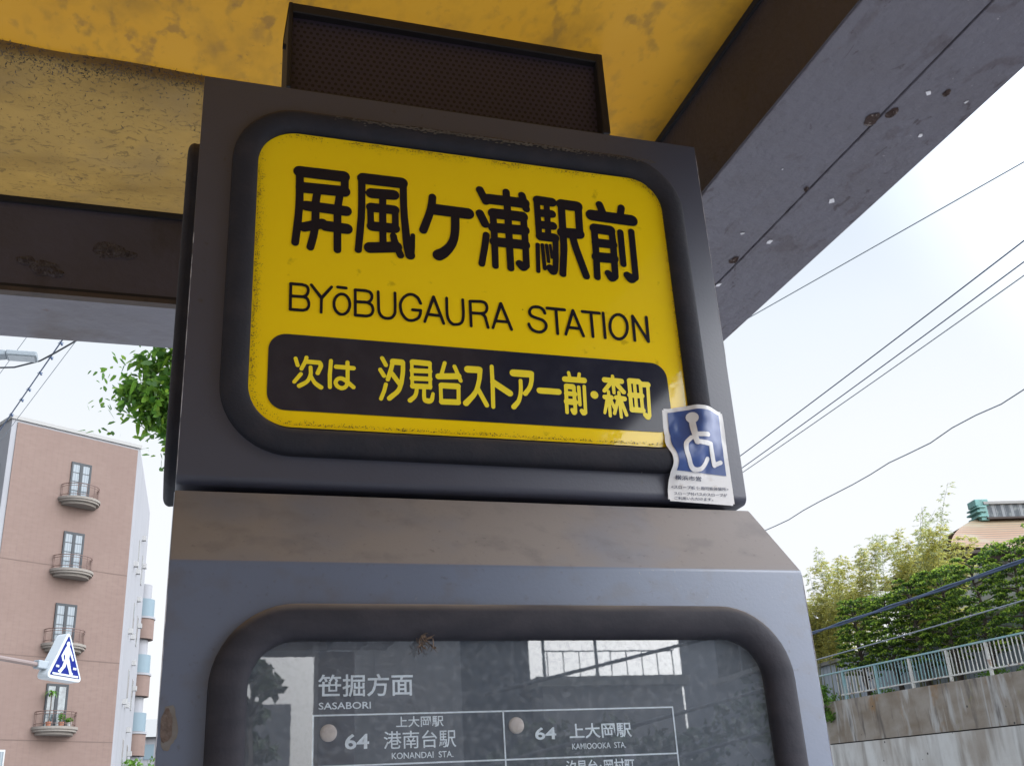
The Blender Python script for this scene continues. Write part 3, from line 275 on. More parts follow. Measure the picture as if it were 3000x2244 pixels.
    'band': '1018,4351 1025,4344 1032,4342 1043,4343 1050,4348 1117,4442 1120,4449 1119,4456 1113,4468 1106,4472 1099,4473 1092,4471 1085,4466 1019,4372 1015,4362|1025,4610 1047,4537 1053,4530 1060,4527 1071,4527 1078,4530 1085,4540 1085,4551 1060,4631 1053,4638 1046,4641 1039,4640 1032,4638 1026,4631 1023,4624|1063,4313 1070,4302 1078,4298 1088,4296 1099,4301 1141,4328 1167,4348 1187,4372 1200,4396 1222,4355 1234,4341 1256,4322 1290,4299 1298,4295 1312,4296 1324,4306 1329,4320 1328,4327 1323,4336 1272,4369 1255,4383 1242,4400 1217,4446 1219,4481 1215,4537 1213,4544 1207,4551 1200,4554 1190,4554 1180,4547 1176,4540 1179,4467 1171,4432 1161,4407 1149,4390 1137,4379 1070,4337 1063,4327|1085,4505 1091,4495 1099,4491 1109,4490 1118,4495 1123,4502 1151,4565 1155,4570 1270,4569 1277,4561 1275,4551 1248,4484 1246,4474 1249,4463 1255,4456 1263,4453 1274,4453 1281,4456 1287,4463 1314,4526 1322,4554 1322,4565 1320,4579 1316,4589 1304,4607 1298,4613 1291,4617 1172,4618 1169,4621 1173,4638 1171,4649 1162,4659 1155,4661 1148,4660 1140,4656 1134,4649 1124,4607 1085,4516|1372,4369 1373,4327 1375,4320 1379,4314 1389,4308 1400,4309 1410,4316 1414,4327 1412,4467 1422,4624 1421,4631 1416,4638 1410,4643 1403,4644 1393,4642 1387,4638 1382,4631 1381,4624 1370,4467|1431,4372 1440,4348 1452,4330 1473,4315 1501,4304 1512,4303 1526,4305 1543,4311 1554,4316 1571,4333 1585,4358 1620,4327 1627,4324 1641,4324 1648,4328 1653,4334 1656,4348 1652,4359 1594,4411 1594,4530 1596,4534 1634,4534 1645,4537 1655,4548 1658,4554 1657,4565 1651,4575 1641,4582 1596,4583 1593,4586 1592,4624 1589,4632 1582,4638 1575,4641 1568,4641 1561,4638 1553,4631 1550,4621 1550,4585 1452,4585 1442,4581 1434,4572 1431,4561 1433,4551 1438,4543 1449,4537 1550,4535 1552,4533 1553,4446 1550,4443 1529,4453 1508,4457 1487,4455 1466,4446 1450,4432 1438,4414 1431,4393|1473,4378 1472,4386 1478,4400 1487,4408 1501,4411 1512,4410 1522,4406 1543,4392 1549,4386 1546,4372 1540,4361 1529,4353 1519,4349 1505,4350 1489,4358 1480,4366|1890,4561 1893,4551 1935,4480 1946,4474 1956,4474 1967,4479 1973,4484 1974,4488 1975,4484 1968,4456 1971,4446 1977,4439 1984,4436 1995,4435 2007,4442 2012,4449 2026,4496 2092,4404 2099,4397 2086,4365 2074,4348 2058,4330 2005,4285 1982,4260 1979,4253 1979,4243 1986,4229 1995,4223 2002,4221 2016,4223 2025,4229 2098,4299 2114,4318 2128,4340 2140,4369 2157,4428 2173,4537 2176,4589 2177,4670 2170,4684 2163,4691 2156,4696 2145,4698 2047,4701 2037,4699 2026,4692 2020,4684 2016,4674 2015,4663 2018,4652 2010,4607 1977,4493 1972,4509 1928,4580 1918,4586 1904,4584 1893,4575|1897,4236 1898,4229 1903,4222 1914,4216 1921,4216 1928,4218 1937,4229 1972,4323 1990,4397 1991,4404 1989,4411 1984,4418 1977,4422 1970,4424 1961,4421 1956,4418 1951,4411 1932,4334 1898,4243|1911,4698 1913,4687 1954,4607 1960,4601 1970,4598 1981,4599 1988,4603 1994,4614 1994,4628 1951,4712 1939,4719 1925,4718 1914,4709|2047,4552 2044,4554 2063,4631 2128,4630 2131,4628 2127,4544 2114,4461 2056,4544|2197,4232 2201,4223 2208,4217 2219,4214 2229,4215 2240,4221 2280,4260 2292,4277 2305,4306 2312,4337 2315,4372 2317,4375 2320,4375 2352,4376 2354,4372 2350,4302 2352,4264 2356,4246 2366,4231 2376,4224 2390,4218 2408,4215 2429,4216 2443,4221 2453,4227 2463,4236 2471,4246 2479,4274 2486,4330 2485,4338 2478,4346 2471,4349 2464,4349 2457,4345 2453,4341 2436,4285 2432,4277 2429,4273 2411,4275 2397,4274 2393,4285 2392,4302 2393,4376 2429,4378 2439,4375 2446,4377 2455,4383 2463,4404 2463,4414 2459,4425 2460,4477 2466,4495 2465,4505 2460,4516 2461,4565 2467,4575 2469,4586 2468,4593 2462,4607 2463,4659 2466,4677 2461,4691 2450,4702 2436,4706 2257,4710 2243,4706 2236,4701 2230,4694 2227,4687 2226,4677 2230,4659 2230,4600 2224,4589 2222,4579 2225,4568 2230,4558 2231,4516 2230,4512 2223,4502 2220,4491 2222,4481 2230,4470 2231,4467 2231,4425 2224,4411 2223,4400 2228,4386 2240,4376 2250,4373 2271,4374 2275,4372 2268,4330 2260,4309 2247,4293 2201,4255 2196,4243|2268,4434 2266,4463 2268,4465 2418,4469 2422,4467 2422,4439 2418,4437|2268,4519 2266,4523 2266,4551 2268,4553 2418,4558 2422,4557 2423,4554 2422,4523|2268,4608 2266,4610 2266,4642 2268,4646 2422,4643 2425,4638 2424,4614 2422,4612|2501,4523 2506,4514 2513,4507 2523,4501 2534,4500 2744,4516 2756,4488 2761,4483 2772,4479 2779,4480 2787,4484 2793,4491 2795,4498 2794,4509 2782,4540 2784,4554 2781,4565 2775,4575 2765,4585 2731,4673 2726,4679 2719,4683 2709,4685 2698,4680 2692,4673 2689,4663 2690,4656 2717,4586 2716,4584 2597,4574 2592,4575 2627,4694 2626,4701 2621,4709 2614,4715 2607,4716 2600,4716 2593,4712 2586,4703 2547,4572 2544,4569 2523,4567 2509,4558 2504,4551 2500,4540|2530,4239 2534,4231 2541,4223 2548,4218 2558,4215 2737,4220 2747,4222 2757,4229 2765,4239 2767,4250 2763,4271 2768,4418 2772,4435 2770,4446 2764,4456 2751,4466 2737,4468 2562,4465 2551,4463 2540,4456 2534,4449 2530,4432 2533,4418 2533,4264 2529,4250|2576,4280 2573,4281 2573,4285 2573,4397 2576,4399 2724,4400 2725,4397 2721,4285|2789,4239 2797,4225 2810,4216 2828,4215 2842,4221 2919,4313 2936,4337 2954,4368 2957,4370 3030,4222 3041,4215 3052,4214 3064,4218 3072,4229 3074,4239 3072,4250 2981,4435 3007,4540 3021,4642 3020,4656 3017,4665 3010,4673 2999,4679 2982,4683 2852,4681 2835,4674 2828,4669 2821,4659 2817,4645 2818,4631 2824,4618 2835,4608 2845,4603 2856,4602 2961,4604 2960,4568 2954,4526 2942,4481 2928,4435 2916,4407 2905,4388 2877,4352 2794,4267 2788,4253|3100,4215 3108,4207 3115,4204 3122,4204 3129,4206 3136,4211 3141,4222 3148,4456 3150,4457 3293,4364 3304,4359 3321,4359 3335,4365 3346,4378 3350,4393 3346,4411 3335,4423 3148,4544 3148,4698 3146,4705 3140,4712 3132,4717 3125,4718 3118,4716 3111,4712 3105,4705 3103,4694 3103,4523 3100,4509 3103,4495 3102,4474 3097,4225|3321,4232 3328,4220 3342,4212 3356,4212 3369,4218 3413,4274 3431,4306 3445,4344 3458,4403 3465,4389 3475,4379 3486,4376 3500,4379 3510,4386 3556,4450 3572,4481 3581,4505 3596,4568 3604,4649 3599,4663 3591,4671 3584,4674 3559,4680 3363,4679 3346,4673 3337,4666 3331,4659 3325,4642 3327,4624 3332,4614 3338,4607 3353,4598 3367,4596 3545,4597 3546,4589 3544,4565 3538,4537 3530,4512 3521,4491 3505,4467 3464,4418 3461,4412 3460,4418 3465,4484 3465,4558 3458,4568 3447,4573 3437,4573 3426,4565 3422,4554 3420,4467 3416,4428 3410,4393 3400,4358 3390,4330 3381,4316 3325,4257 3320,4246|3622,4439 3629,4428 3636,4422 3654,4416 3874,4415 3888,4419 3899,4427 3906,4439 3908,4453 3905,4463 3899,4474 3888,4483 3878,4486 3654,4487 3636,4482 3625,4470 3620,4456|3926,4330 3934,4316 3931,4215 3932,4208 3937,4201 3944,4197 3955,4196 3965,4200 3971,4208 3972,4215 3976,4306 3979,4309 4028,4307 4031,4306 4031,4271 4028,4268 4021,4270 4011,4270 4000,4264 3993,4253 3993,4239 4006,4208 4018,4195 4028,4191 4039,4191 4049,4195 4056,4200 4069,4218 4071,4225 4074,4312 4082,4320 4088,4330 4091,4323 4091,4309 4095,4302 4102,4298 4112,4296 4119,4298 4126,4304 4130,4313 4133,4523 4131,4533 4126,4539 4119,4543 4109,4544 4098,4539 4093,4530 4091,4362 4088,4354 4084,4362 4073,4372 4074,4411 4091,4428 4091,4439 4090,4449 4081,4460 4076,4463 4075,4467 4077,4526 4070,4543 4060,4552 4046,4555 3969,4557 3958,4554 3948,4547 3943,4540 3940,4530 3941,4512 3939,4456 3935,4439 3938,4425 3936,4372 3929,4362 3924,4351 3924,4341|3926,4600 3930,4590 3937,4583 3944,4579 3955,4576 4186,4576 4198,4579 4208,4586 4215,4596 4217,4610 4216,4621 4212,4628 4200,4640 4186,4644 4147,4644 4145,4645 4153,4687 4148,4698 4140,4703 4133,4704 4126,4703 4116,4695 4104,4645 4102,4644 4039,4644 4036,4645 4026,4698 4018,4707 4007,4709 3996,4705 3989,4694 3989,4687 3996,4645 3993,4643 3955,4643 3941,4638 3933,4631 3927,4621 3925,4610|3979,4379 3980,4407 3981,4411 4032,4411 4032,4378|3983,4467 3983,4491 3986,4493 4033,4491 4034,4470 4032,4466|4101,4239 4116,4208 4126,4197 4137,4192 4151,4192 4161,4195 4181,4211 4186,4219 4199,4537 4197,4544 4193,4550 4182,4555 4175,4555 4166,4551 4161,4544 4159,4537 4149,4264 4147,4260 4137,4267 4130,4270 4123,4270 4114,4267 4104,4257 4101,4250|4245,4439 4251,4421 4263,4408 4280,4399 4298,4398 4314,4404 4327,4414 4336,4432 4337,4449 4332,4467 4320,4481 4305,4489 4287,4491 4270,4486 4255,4474 4246,4456|4378,4236 4382,4228 4389,4223 4399,4223 4408,4229 4438,4316 4439,4309 4437,4204 4439,4197 4446,4190 4455,4188 4464,4190 4471,4197 4474,4204 4478,4341 4480,4343 4498,4295 4505,4285 4491,4246 4490,4235 4497,4224 4504,4220 4511,4220 4522,4224 4528,4232 4567,4343 4568,4201 4571,4190 4578,4184 4588,4182 4599,4186 4604,4194 4606,4310 4606,4302 4609,4299 4634,4218 4641,4212 4651,4209 4662,4211 4670,4218 4673,4225 4672,4236 4626,4393 4651,4392 4658,4395 4667,4400 4672,4407 4676,4418 4675,4428 4670,4439 4663,4446 4655,4450 4609,4454 4607,4456 4607,4495 4605,4505 4592,4514 4585,4514 4578,4512 4571,4505 4569,4498 4567,4458 4550,4459 4539,4456 4530,4449 4524,4439 4522,4428 4524,4418 4532,4407 4545,4400 4525,4344 4522,4343 4502,4397 4517,4411 4520,4418 4521,4432 4515,4442 4508,4450 4497,4454 4483,4455 4480,4456 4481,4502 4474,4512 4462,4517 4460,4519 4508,4576 4509,4572 4509,4481 4513,4474 4522,4469 4529,4468 4537,4470 4545,4477 4547,4484 4550,4574 4627,4482 4634,4478 4644,4476 4655,4478 4662,4482 4669,4490 4672,4498 4673,4509 4670,4516 4606,4596 4609,4600 4641,4601 4651,4606 4659,4614 4663,4624 4663,4638 4658,4650 4649,4659 4634,4664 4551,4666 4550,4691 4548,4698 4539,4705 4529,4707 4522,4705 4514,4698 4511,4691 4511,4670 4508,4666 4427,4668 4413,4663 4403,4652 4398,4642 4398,4631 4401,4621 4410,4610 4424,4604 4462,4602 4465,4600 4397,4519 4392,4509 4392,4498 4394,4491 4400,4484 4410,4480 4420,4480 4427,4483 4441,4497 4443,4495 4443,4460 4441,4456 4413,4456 4403,4455 4392,4448 4385,4435 4385,4421 4389,4411 4399,4402 4417,4397 4378,4243|4689,4460 4699,4446 4697,4313 4694,4295 4697,4285 4703,4274 4711,4269 4725,4266 4854,4265 4856,4264 4851,4250 4852,4239 4867,4215 4879,4200 4893,4191 4907,4188 4921,4191 4931,4197 4939,4208 4943,4218 4950,4229 4952,4236 4970,4582 4971,4586 4982,4600 4985,4610 4983,4624 4977,4635 4966,4644 4956,4647 4882,4646 4861,4670 4854,4675 4844,4678 4732,4679 4718,4675 4705,4663 4701,4649 4702,4635 4700,4498 4693,4491 4688,4481 4687,4470|4742,4330 4744,4439 4746,4441 4763,4441 4765,4439 4762,4330 4760,4329|4746,4505 4747,4610 4749,4612 4767,4612 4769,4610 4766,4509 4763,4505|4805,4329 4802,4330 4802,4334 4805,4439 4809,4441 4833,4441 4835,4439 4832,4330 4830,4329|4809,4505 4806,4509 4809,4610 4833,4611 4836,4610 4839,4596 4837,4506|4875,4322 4874,4327 4877,4442 4889,4458 4894,4474 4890,4488 4878,4502 4881,4579 4928,4580 4912,4264 4910,4260 4879,4274 4886,4285 4888,4299 4884,4313',
    'wheel': '5246,3795 5251,3768 5264,3720 5278,3680 5292,3650 5309,3626 5328,3608 5344,3598 5366,3591 5391,3589 5429,3594 5469,3608 5494,3623 5515,3643 5545,3680 5579,3738 5582,3750 5579,3763 5569,3773 5554,3775 5542,3770 5535,3763 5504,3708 5486,3683 5466,3662 5449,3651 5419,3642 5394,3641 5374,3645 5357,3658 5347,3670 5337,3688 5318,3738 5302,3800 5299,3820 5299,3845 5304,3870 5312,3890 5319,3900 5331,3914 5379,3954 5391,3905 5398,3895 5409,3889 5426,3887 5441,3894 5576,3886 5616,3680 5621,3670 5629,3662 5641,3658 5656,3661 5669,3671 5739,3701 5746,3707 5751,3715 5752,3725 5749,3736 5741,3744 5731,3748 5719,3746 5669,3725 5666,3727 5631,3915 5627,3928 5620,3935 5606,3940 5446,3950 5443,3968 5442,3983 5444,3985 5571,3987 5581,3992 5588,3998 5592,4005 5593,4015 5591,4025 5586,4032 5579,4038 5571,4041 5444,4040 5442,4043 5443,4160 5460,4173 5470,4185 5478,4203 5480,4220 5478,4238 5469,4256 5455,4270 5439,4280 5426,4283 5414,4284 5401,4283 5389,4278 5369,4264 5361,4255 5355,4243 5351,4223 5354,4200 5363,4183 5379,4165 5378,4000 5376,3999 5364,4000 5354,3996 5296,3947 5271,3918 5256,3888 5247,3855 5244,3833',
}
# ------------------------------------------------------------------ palette
mat('asphalt', (.055, .055, .058), .9, layers=[dict(scale=3, lo=.4, hi=.7, col=(.085, .083, .08))], bump=(160, .3))
mat('paving', (.50, .50, .50), .85, layers=[dict(tex='brick', scale=(3.3, 3.3, 1), lo=0, hi=1, col=(.16, .155, .15)), dict(scale=2, lo=.35, hi=.7, col=(.40, .40, .40), fac=.6)], bump=(80, .2))
mat('kerb_stone', (.4, .39, .37), .8, layers=[dict(scale=8, lo=.4, hi=.7, col=(.28, .27, .26))])
mat('road_paint', (.75, .75, .72), .7, layers=[dict(scale=30, lo=.55, hi=.65, col=(.3, .3, .29))])
PUR = (.128, .117, .142)
mat('beam_paint', PUR, .46, .5, layers=[
    dict(scale=9, lo=.45, hi=.75, col=(.10, .085, .095), fac=.6, detail=6),
    dict(scale=(26, 13, 26), lo=.57, hi=.66, col=(.085, .068, .08), fac=.8, detail=7, dist=.6, mask=(5, .40, .56)),
    dict(scale=(60, 22, 60), lo=.63, hi=.665, col=(.05, .035, .042), fac=.85, detail=4, dist=1.0, mask=(6, .42, .55)),
    dict(scale=(90, 70, 90), lo=.70, hi=.73, col=(.36, .33, .35), fac=.7, detail=3, mask=(5, .5, .6)),
    dict(scale=(16, 16, 16), lo=.70, hi=.76, col=(.10, .045, .03), fac=.9, detail=5, rough=.9)], bump=(48, .5, 6, .012))
mat('beam_rear_paint', PUR, .46, .5, layers=[
    dict(scale=6, lo=.45, hi=.75, col=(.10, .085, .095), fac=.6, detail=6),
    dict(scale=(4, 4, 9), lo=.6, hi=.72, col=(.075, .05, .045), fac=.8, detail=7),
    dict(scale=(30, 30, 30), lo=.68, hi=.74, col=(.40, .36, .33), fac=.5, detail=5, mask=(3.2, .56, .64)),
    dict(scale=(16, 16, 16), lo=.68, hi=.76, col=(.09, .04, .03), fac=.8, detail=5)], bump=(24, .3, 5, .01))
mat('paint_flake', (.75, .72, .74), .7)
mat('rust', (.065, .042, .036), .95, layers=[dict(scale=60, lo=.4, hi=.65, col=(.05, .025, .02)), dict(scale=150, lo=.58, hi=.66, col=(.4, .34, .32), fac=.7)], bump=(120, .8))
mat('side_face_shade', (.036, .030, .042), .55, layers=[dict(scale=9, lo=.4, hi=.7, col=(.028, .022, .029), fac=.8, detail=6), dict(scale=60, lo=.62, hi=.68, col=(.02, .014, .014), fac=.7)], bump=(90, .15))  # beam colour darkened to paint the shade on the side beam's inner face
mat('rear_face_shade', (.066, .058, .084), .5, layers=[dict(scale=6, lo=.4, hi=.7, col=(.05, .04, .05), fac=.8, detail=6), dict(scale=(9, 9, 3), lo=.56, hi=.66, col=(.035, .026, .03), fac=.7, detail=5)], bump=(60, .15))  # same for the rear beam: shade put into the colour
mat('corrosion', (.075, .062, .066), .9, layers=[dict(scale=70, lo=.4, hi=.6, col=(.045, .032, .034)), dict(scale=160, lo=.6, hi=.68, col=(.17, .145, .145), fac=.5)], bump=(120, .8))
mat('edge_glint_metal', (.42, .42, .46), .5, layers=[dict(scale=60, lo=.4, hi=.65, col=(.22, .21, .23))])  # worn metal, pale so that it paints in the edge highlight
mat('rust_halo', (.125, .118, .118), .8, layers=[dict(scale=60, lo=.4, hi=.65, col=(.10, .085, .075), detail=6)])
mat('rust_core', (.075, .05, .042), .9, layers=[dict(scale=110, lo=.4, hi=.65, col=(.11, .085, .075), detail=6)], bump=(150, .4))
mat('black_gap', (.012, .010, .012), .8)
mat('brown_trim', (.06, .038, .028), .7, layers=[dict(scale=30, lo=.5, hi=.7, col=(.03, .02, .018))])
# roof: weathered amber plastic, lit through from above
mat('amber_sheet', (.235, .112, .009), .55, .35, layers=[
    dict(scale=2.2, lo=.35, hi=.7, col=(.27, .142, .016), fac=.8, detail=4),
    dict(scale=(9, 6, 9), lo=.50, hi=.76, col=(.10, .055, .012), fac=.75, detail=5, nr=.6),
    dict(scale=(52, 30, 52), lo=.55, hi=.70, col=(.085, .05, .016), fac=.55, detail=3, nr=.5, mask=(6, .38, .6)),
    dict(scale=(24, 15, 24), lo=.58, hi=.74, col=(.075, .045, .02), fac=.6, detail=3, mask=(4, .42, .6)),
    dict(scale=(30, 22, 30), lo=.60, hi=.68, col=(.09, .05, .018), fac=.6, detail=6, mask=(3, .36, .52)),
    dict(scale=(70, 70, 70), lo=.68, hi=.72, col=(.05, .03, .015), fac=.8, detail=4, mask=(4, .5, .6)),
    dict(tex='vor', scale=(4.5, 4.5, 4.5), lo=.075, hi=.045, col=(.04, .025, .012), fac=.7, mask=(30, .5, .56))], backlit=.55, bump=(14, .15))
mat('amber_sheet_dirty', (.185, .115, .036), .7, .3, layers=[
    dict(scale=3.5, lo=.35, hi=.65, col=(.255, .155, .042), fac=.9, detail=5),
    dict(scale=(3, 7, 7), lo=.48, hi=.72, col=(.10, .058, .018), fac=.75, detail=6),
    dict(scale=(9, 9, 9), lo=.5, hi=.75, col=(.15, .10, .045), fac=.7, detail=6),
    dict(scale=(34, 52, 52), lo=.56, hi=.62, col=(.085, .055, .022), fac=.7, detail=8, dist=2.2, nr=.65),
    dict(scale=(60, 80, 80), lo=.60, hi=.645, col=(.03, .02, .012), fac=.85, detail=8, dist=1.6, nr=.7, mask=(7, .42, .58))], backlit=.42, bump=(30, .3))
mat('dirt_line', (.10, .075, .06), .95, layers=[dict(scale=60, lo=.4, hi=.6, col=(.03, .025, .02))])
# sign
mat('housing_upper_paint', (.042, .045, .068), .46, .5, layers=[
    dict(scale=4, lo=.4, hi=.7, col=(.052, .056, .082), fac=.7),
    dict(scale=60, lo=.66, hi=.72, col=(.03, .025, .025), fac=.6),
    dict(tex='vor', scale=30, lo=.035, hi=.02, col=(.45, .42, .4), fac=.8, mask=(50, .6, .64))], bump=(300, .03))
mat('housing_lower_paint', (.092, .115, .175), .42, .5, layers=[
    dict(scale=(5, 5, 2.5), lo=.4, hi=.7, col=(.075, .092, .135), fac=.7, detail=6),
    dict(scale=90, lo=.66, hi=.72, col=(.05, .05, .055), fac=.4),
    dict(tex='vor', scale=26, lo=.04, hi=.02, col=(.6, .58, .55), fac=.8, mask=(40, .6, .64)),
    dict(tex='up', lo=.45, hi=.62, col=(.175, .155, .148), fac=.95, rough=.95, mask=((8, 8, 8), .12, .5)),
    dict(scale=(28, 28, 34), lo=.52, hi=.68, col=(.085, .08, .085), fac=.35, detail=6),
    dict(scale=(170, 170, 170), lo=.63, hi=.72, col=(.06, .055, .055), fac=.35, detail=5),
    dict(scale=(240, 90, 240), lo=.68, hi=.74, col=(.26, .24, .22), fac=.35, detail=4, mask=(9, .52, .64))], bump=(300, .02))
mat('slope_dust', (.185, .158, .14), .95, .2, layers=[
    dict(scale=(7, 7, 9), lo=.35, hi=.7, col=(.215, .19, .178), fac=.9, detail=6),
    dict(scale=(30, 30, 40), lo=.55, hi=.7, col=(.125, .11, .105), fac=.6, detail=6),
    dict(scale=(120, 120, 120), lo=.66, hi=.70, col=(.33, .29, .25), fac=.6, detail=3)], bump=(140, .25))
mat('caked_soil', (.10, .085, .072), .95, layers=[dict(scale=90, lo=.4, hi=.65, col=(.06, .05, .042))])
mat('rubber', (.017, .018, .026), .78, .25, layers=[
    dict(scale=(30, 30, 30), lo=.45, hi=.7, col=(.027, .025, .032), fac=.8, detail=6),
    dict(tex='up', lo=.25, hi=.95, col=(.12, .09, .07), fac=.85, rough=.95, mask=((9, 9, 60), .3, .62)),
    dict(tex='vor', scale=28, lo=.03, hi=.02, col=(.5, .48, .46), fac=.8, mask=(50, .62, .66))], bump=(200, .1))
mat('rubber_worn', (.016, .016, .024), .75, .3, layers=[
    dict(scale=(24, 24, 60), lo=.4, hi=.7, col=(.030, .028, .037), fac=.8, detail=7),
    dict(tex='up', lo=.30, hi=1.0, col=(.20, .165, .14), fac=.9, rough=.95, mask=((7, 7, 40), .25, .6))], bump=(160, .06))
mat('yellow_plate', (.74, .53, .008), .07, .45, layers=[
    dict(scale=3, lo=.35, hi=.7, col=(.74, .50, .006), fac=.6),
    dict(scale=55, lo=.66, hi=.74, col=(.30, .2, .01), fac=.5, detail=5),
    dict(tex='vor', scale=38, lo=.05, hi=.03, col=(.15, .1, .01), fac=.7, mask=(60, .62, .66))], bump=(60, .02))
mat('panel_grime', (.16, .10, .015), .95, layers=[dict(scale=120, lo=.45, hi=.6, col=(.07, .045, .012))])
mat('black_print', (.010, .009, .015), .3, .15)
mat('band_print', (.018, .019, .031), .08, .3, layers=[dict(scale=40, lo=.45, hi=.75, col=(.028, .029, .042), fac=.8, detail=6)])
mat('yellow_print', (.76, .62, .03), .25, .5)
mat('white_print', (.82, .86, .90), .5, .4, layers=[dict(scale=90, lo=.55, hi=.7, col=(.62, .66, .70), fac=.6)])
mat('dark_board', (.050, .060, .080), .5, .4, layers=[dict(scale=12, lo=.4, hi=.7, col=(.062, .068, .085))])
mat('lamp_disc', (.62, .52, .46), .5, .4, layers=[dict(scale=40, lo=.4, hi=.7, col=(.5, .42, .38))])
mat('sticker_white', (.60, .60, .62), .4, .5, layers=[dict(scale=60, lo=.6, hi=.75, col=(.4, .36, .33), fac=.6), dict(scale=18, lo=.62, hi=.75, col=(.28, .2, .16), fac=.7, detail=5)])
mat('sticker_blue', (.028, .062, .205), .32, .5, layers=[dict(scale=35, lo=.5, hi=.75, col=(.05, .085, .23), fac=.7, detail=5), dict(scale=24, lo=.64, hi=.75, col=(.07, .07, .12), fac=.8)])
mat('sticker_ink', (.015, .025, .07), .5)
glass_mat('case_glass', .20, (.9, .94, .98), .0, dirt=.085, dirtcol=(.36, .39, .43))
mat('speaker_shell', (.012, .008, .010), .7, layers=[dict(scale=30, lo=.4, hi=.7, col=(.007, .005, .006))])
mat('speaker_mesh', (.042, .030, .040), .6)
mat('dry_weed', (.16, .10, .055), .9, isl=[(.03, .02, .015), (.07, .045, .03), (.16, .11, .08)])
mat('cobweb', (.10, .09, .085), .9)

# hexagonal rows of punched holes in the loudspeaker mesh
def punch(m, pitch=.0088, r=.26):
    t = m.node_tree; L = t.links.new; p = [n for n in t.nodes if n.type == 'BSDF_PRINCIPLED'][0]
    N = lambda ty, op=None: (lambda n: (setattr(n, 'operation', op) if op else None, n)[1])(t.nodes.new(ty))
    co = t.nodes.new('ShaderNodeTexCoord'); s = t.nodes.new('ShaderNodeSeparateXYZ'); L(co.outputs['Object'], s.inputs[0])
    def cell(ox, oy):
        a = N('ShaderNodeMath', 'MULTIPLY_ADD'); L(s.outputs['X'], a.inputs[0]); a.inputs[1].default_value = 1 / pitch; a.inputs[2].default_value = ox
        b = N('ShaderNodeMath', 'MULTIPLY_ADD'); L(s.outputs['Z'], b.inputs[0]); b.inputs[1].default_value = 1 / (pitch * 1.732); b.inputs[2].default_value = oy
        out_ = []
        for q, k in ((a, 1.0), (b, 1.732)):
            f = N('ShaderNodeMath', 'FRACT'); L(q.outputs[0], f.inputs[0]); d = N('ShaderNodeMath', 'SUBTRACT'); L(f.outputs[0], d.inputs[0]); d.inputs[1].default_value = .5
            e_ = N('ShaderNodeMath', 'MULTIPLY'); L(d.outputs[0], e_.inputs[0]); e_.inputs[1].default_value = k; g = N('ShaderNodeMath', 'POWER'); L(e_.outputs[0], g.inputs[0]); g.inputs[1].default_value = 2; 
            h = N('ShaderNodeMath', 'MULTIPLY'); L(e_.outputs[0], h.inputs[0]); L(e_.outputs[0], h.inputs[1]); out_.append(h)
        sm = N('ShaderNodeMath', 'ADD'); L(out_[0].outputs[0], sm.inputs[0]); L(out_[1].outputs[0], sm.inputs[1])
        q = N('ShaderNodeMath', 'SQRT'); L(sm.outputs[0], q.inputs[0]); return q
    mn = N('ShaderNodeMath', 'MINIMUM'); L(cell(0, 0).outputs[0], mn.inputs[0]); L(cell(.5, .5).outputs[0], mn.inputs[1])
    lt = N('ShaderNodeMath', 'LESS_THAN'); L(mn.outputs[0], lt.inputs[0]); lt.inputs[1].default_value = r
    mx = t.nodes.new('ShaderNodeMix'); mx.data_type = 'RGBA'; L(lt.outputs[0], mx.inputs[0]); mx.inputs[6].default_value = (.030, .022, .042, 1); mx.inputs[7].default_value = (.003, .002, .003, 1)
    L(mx.outputs[2], p.inputs['Base Color'])
punch(MATS['speaker_mesh'])

# ------------------------------------------------------------------ ground
g = MB().add([(-600, -600, -.15), (600, -600, -.15), (600, 600, -.15), (-600, 600, -.15)], [(0, 1, 2, 3)]).build('road', 'asphalt'); tag(g, kind='structure')
g = MB().box(-14, 3.2, -3.9, 60, -.149, 0).build('pavement', 'paving'); tag(g, kind='structure')
g = MB().box(3.2, 3.38, -3.9, 60, -.149, .004).box(-14, 3.38, -4.08, -3.9, -.149, .004).build('kerb', 'kerb_stone'); tag(g, kind='structure')
g = MB().box(21.5, 24, -30, 60, -.149, 0).build('far_pavement', 'paving'); tag(g, kind='structure')
m_ = MB()
for i in range(24): m_.box(11.9, 12.05, -30 + i * 4, -27.5 + i * 4, -.149, -.144)
g = m_.build('road_marking', 'road_paint'); tag(g, kind='structure')

# ------------------------------------------------------------------ bus shelter
ZB, ZC = CZ + .9, CZ + 1.076
SX0, SX1, SEAM, SXO = -2.4, .7425, .902, 1.03
RY0, RY1, FY = 1.746, 1.938, -3.45
sh = empty('bus_shelter', (.9, -3.4, 0), label='bus shelter with an amber translucent roof on purple grey peeling steel beams', cat='bus shelter')
so = (.9, -3.4, 0)
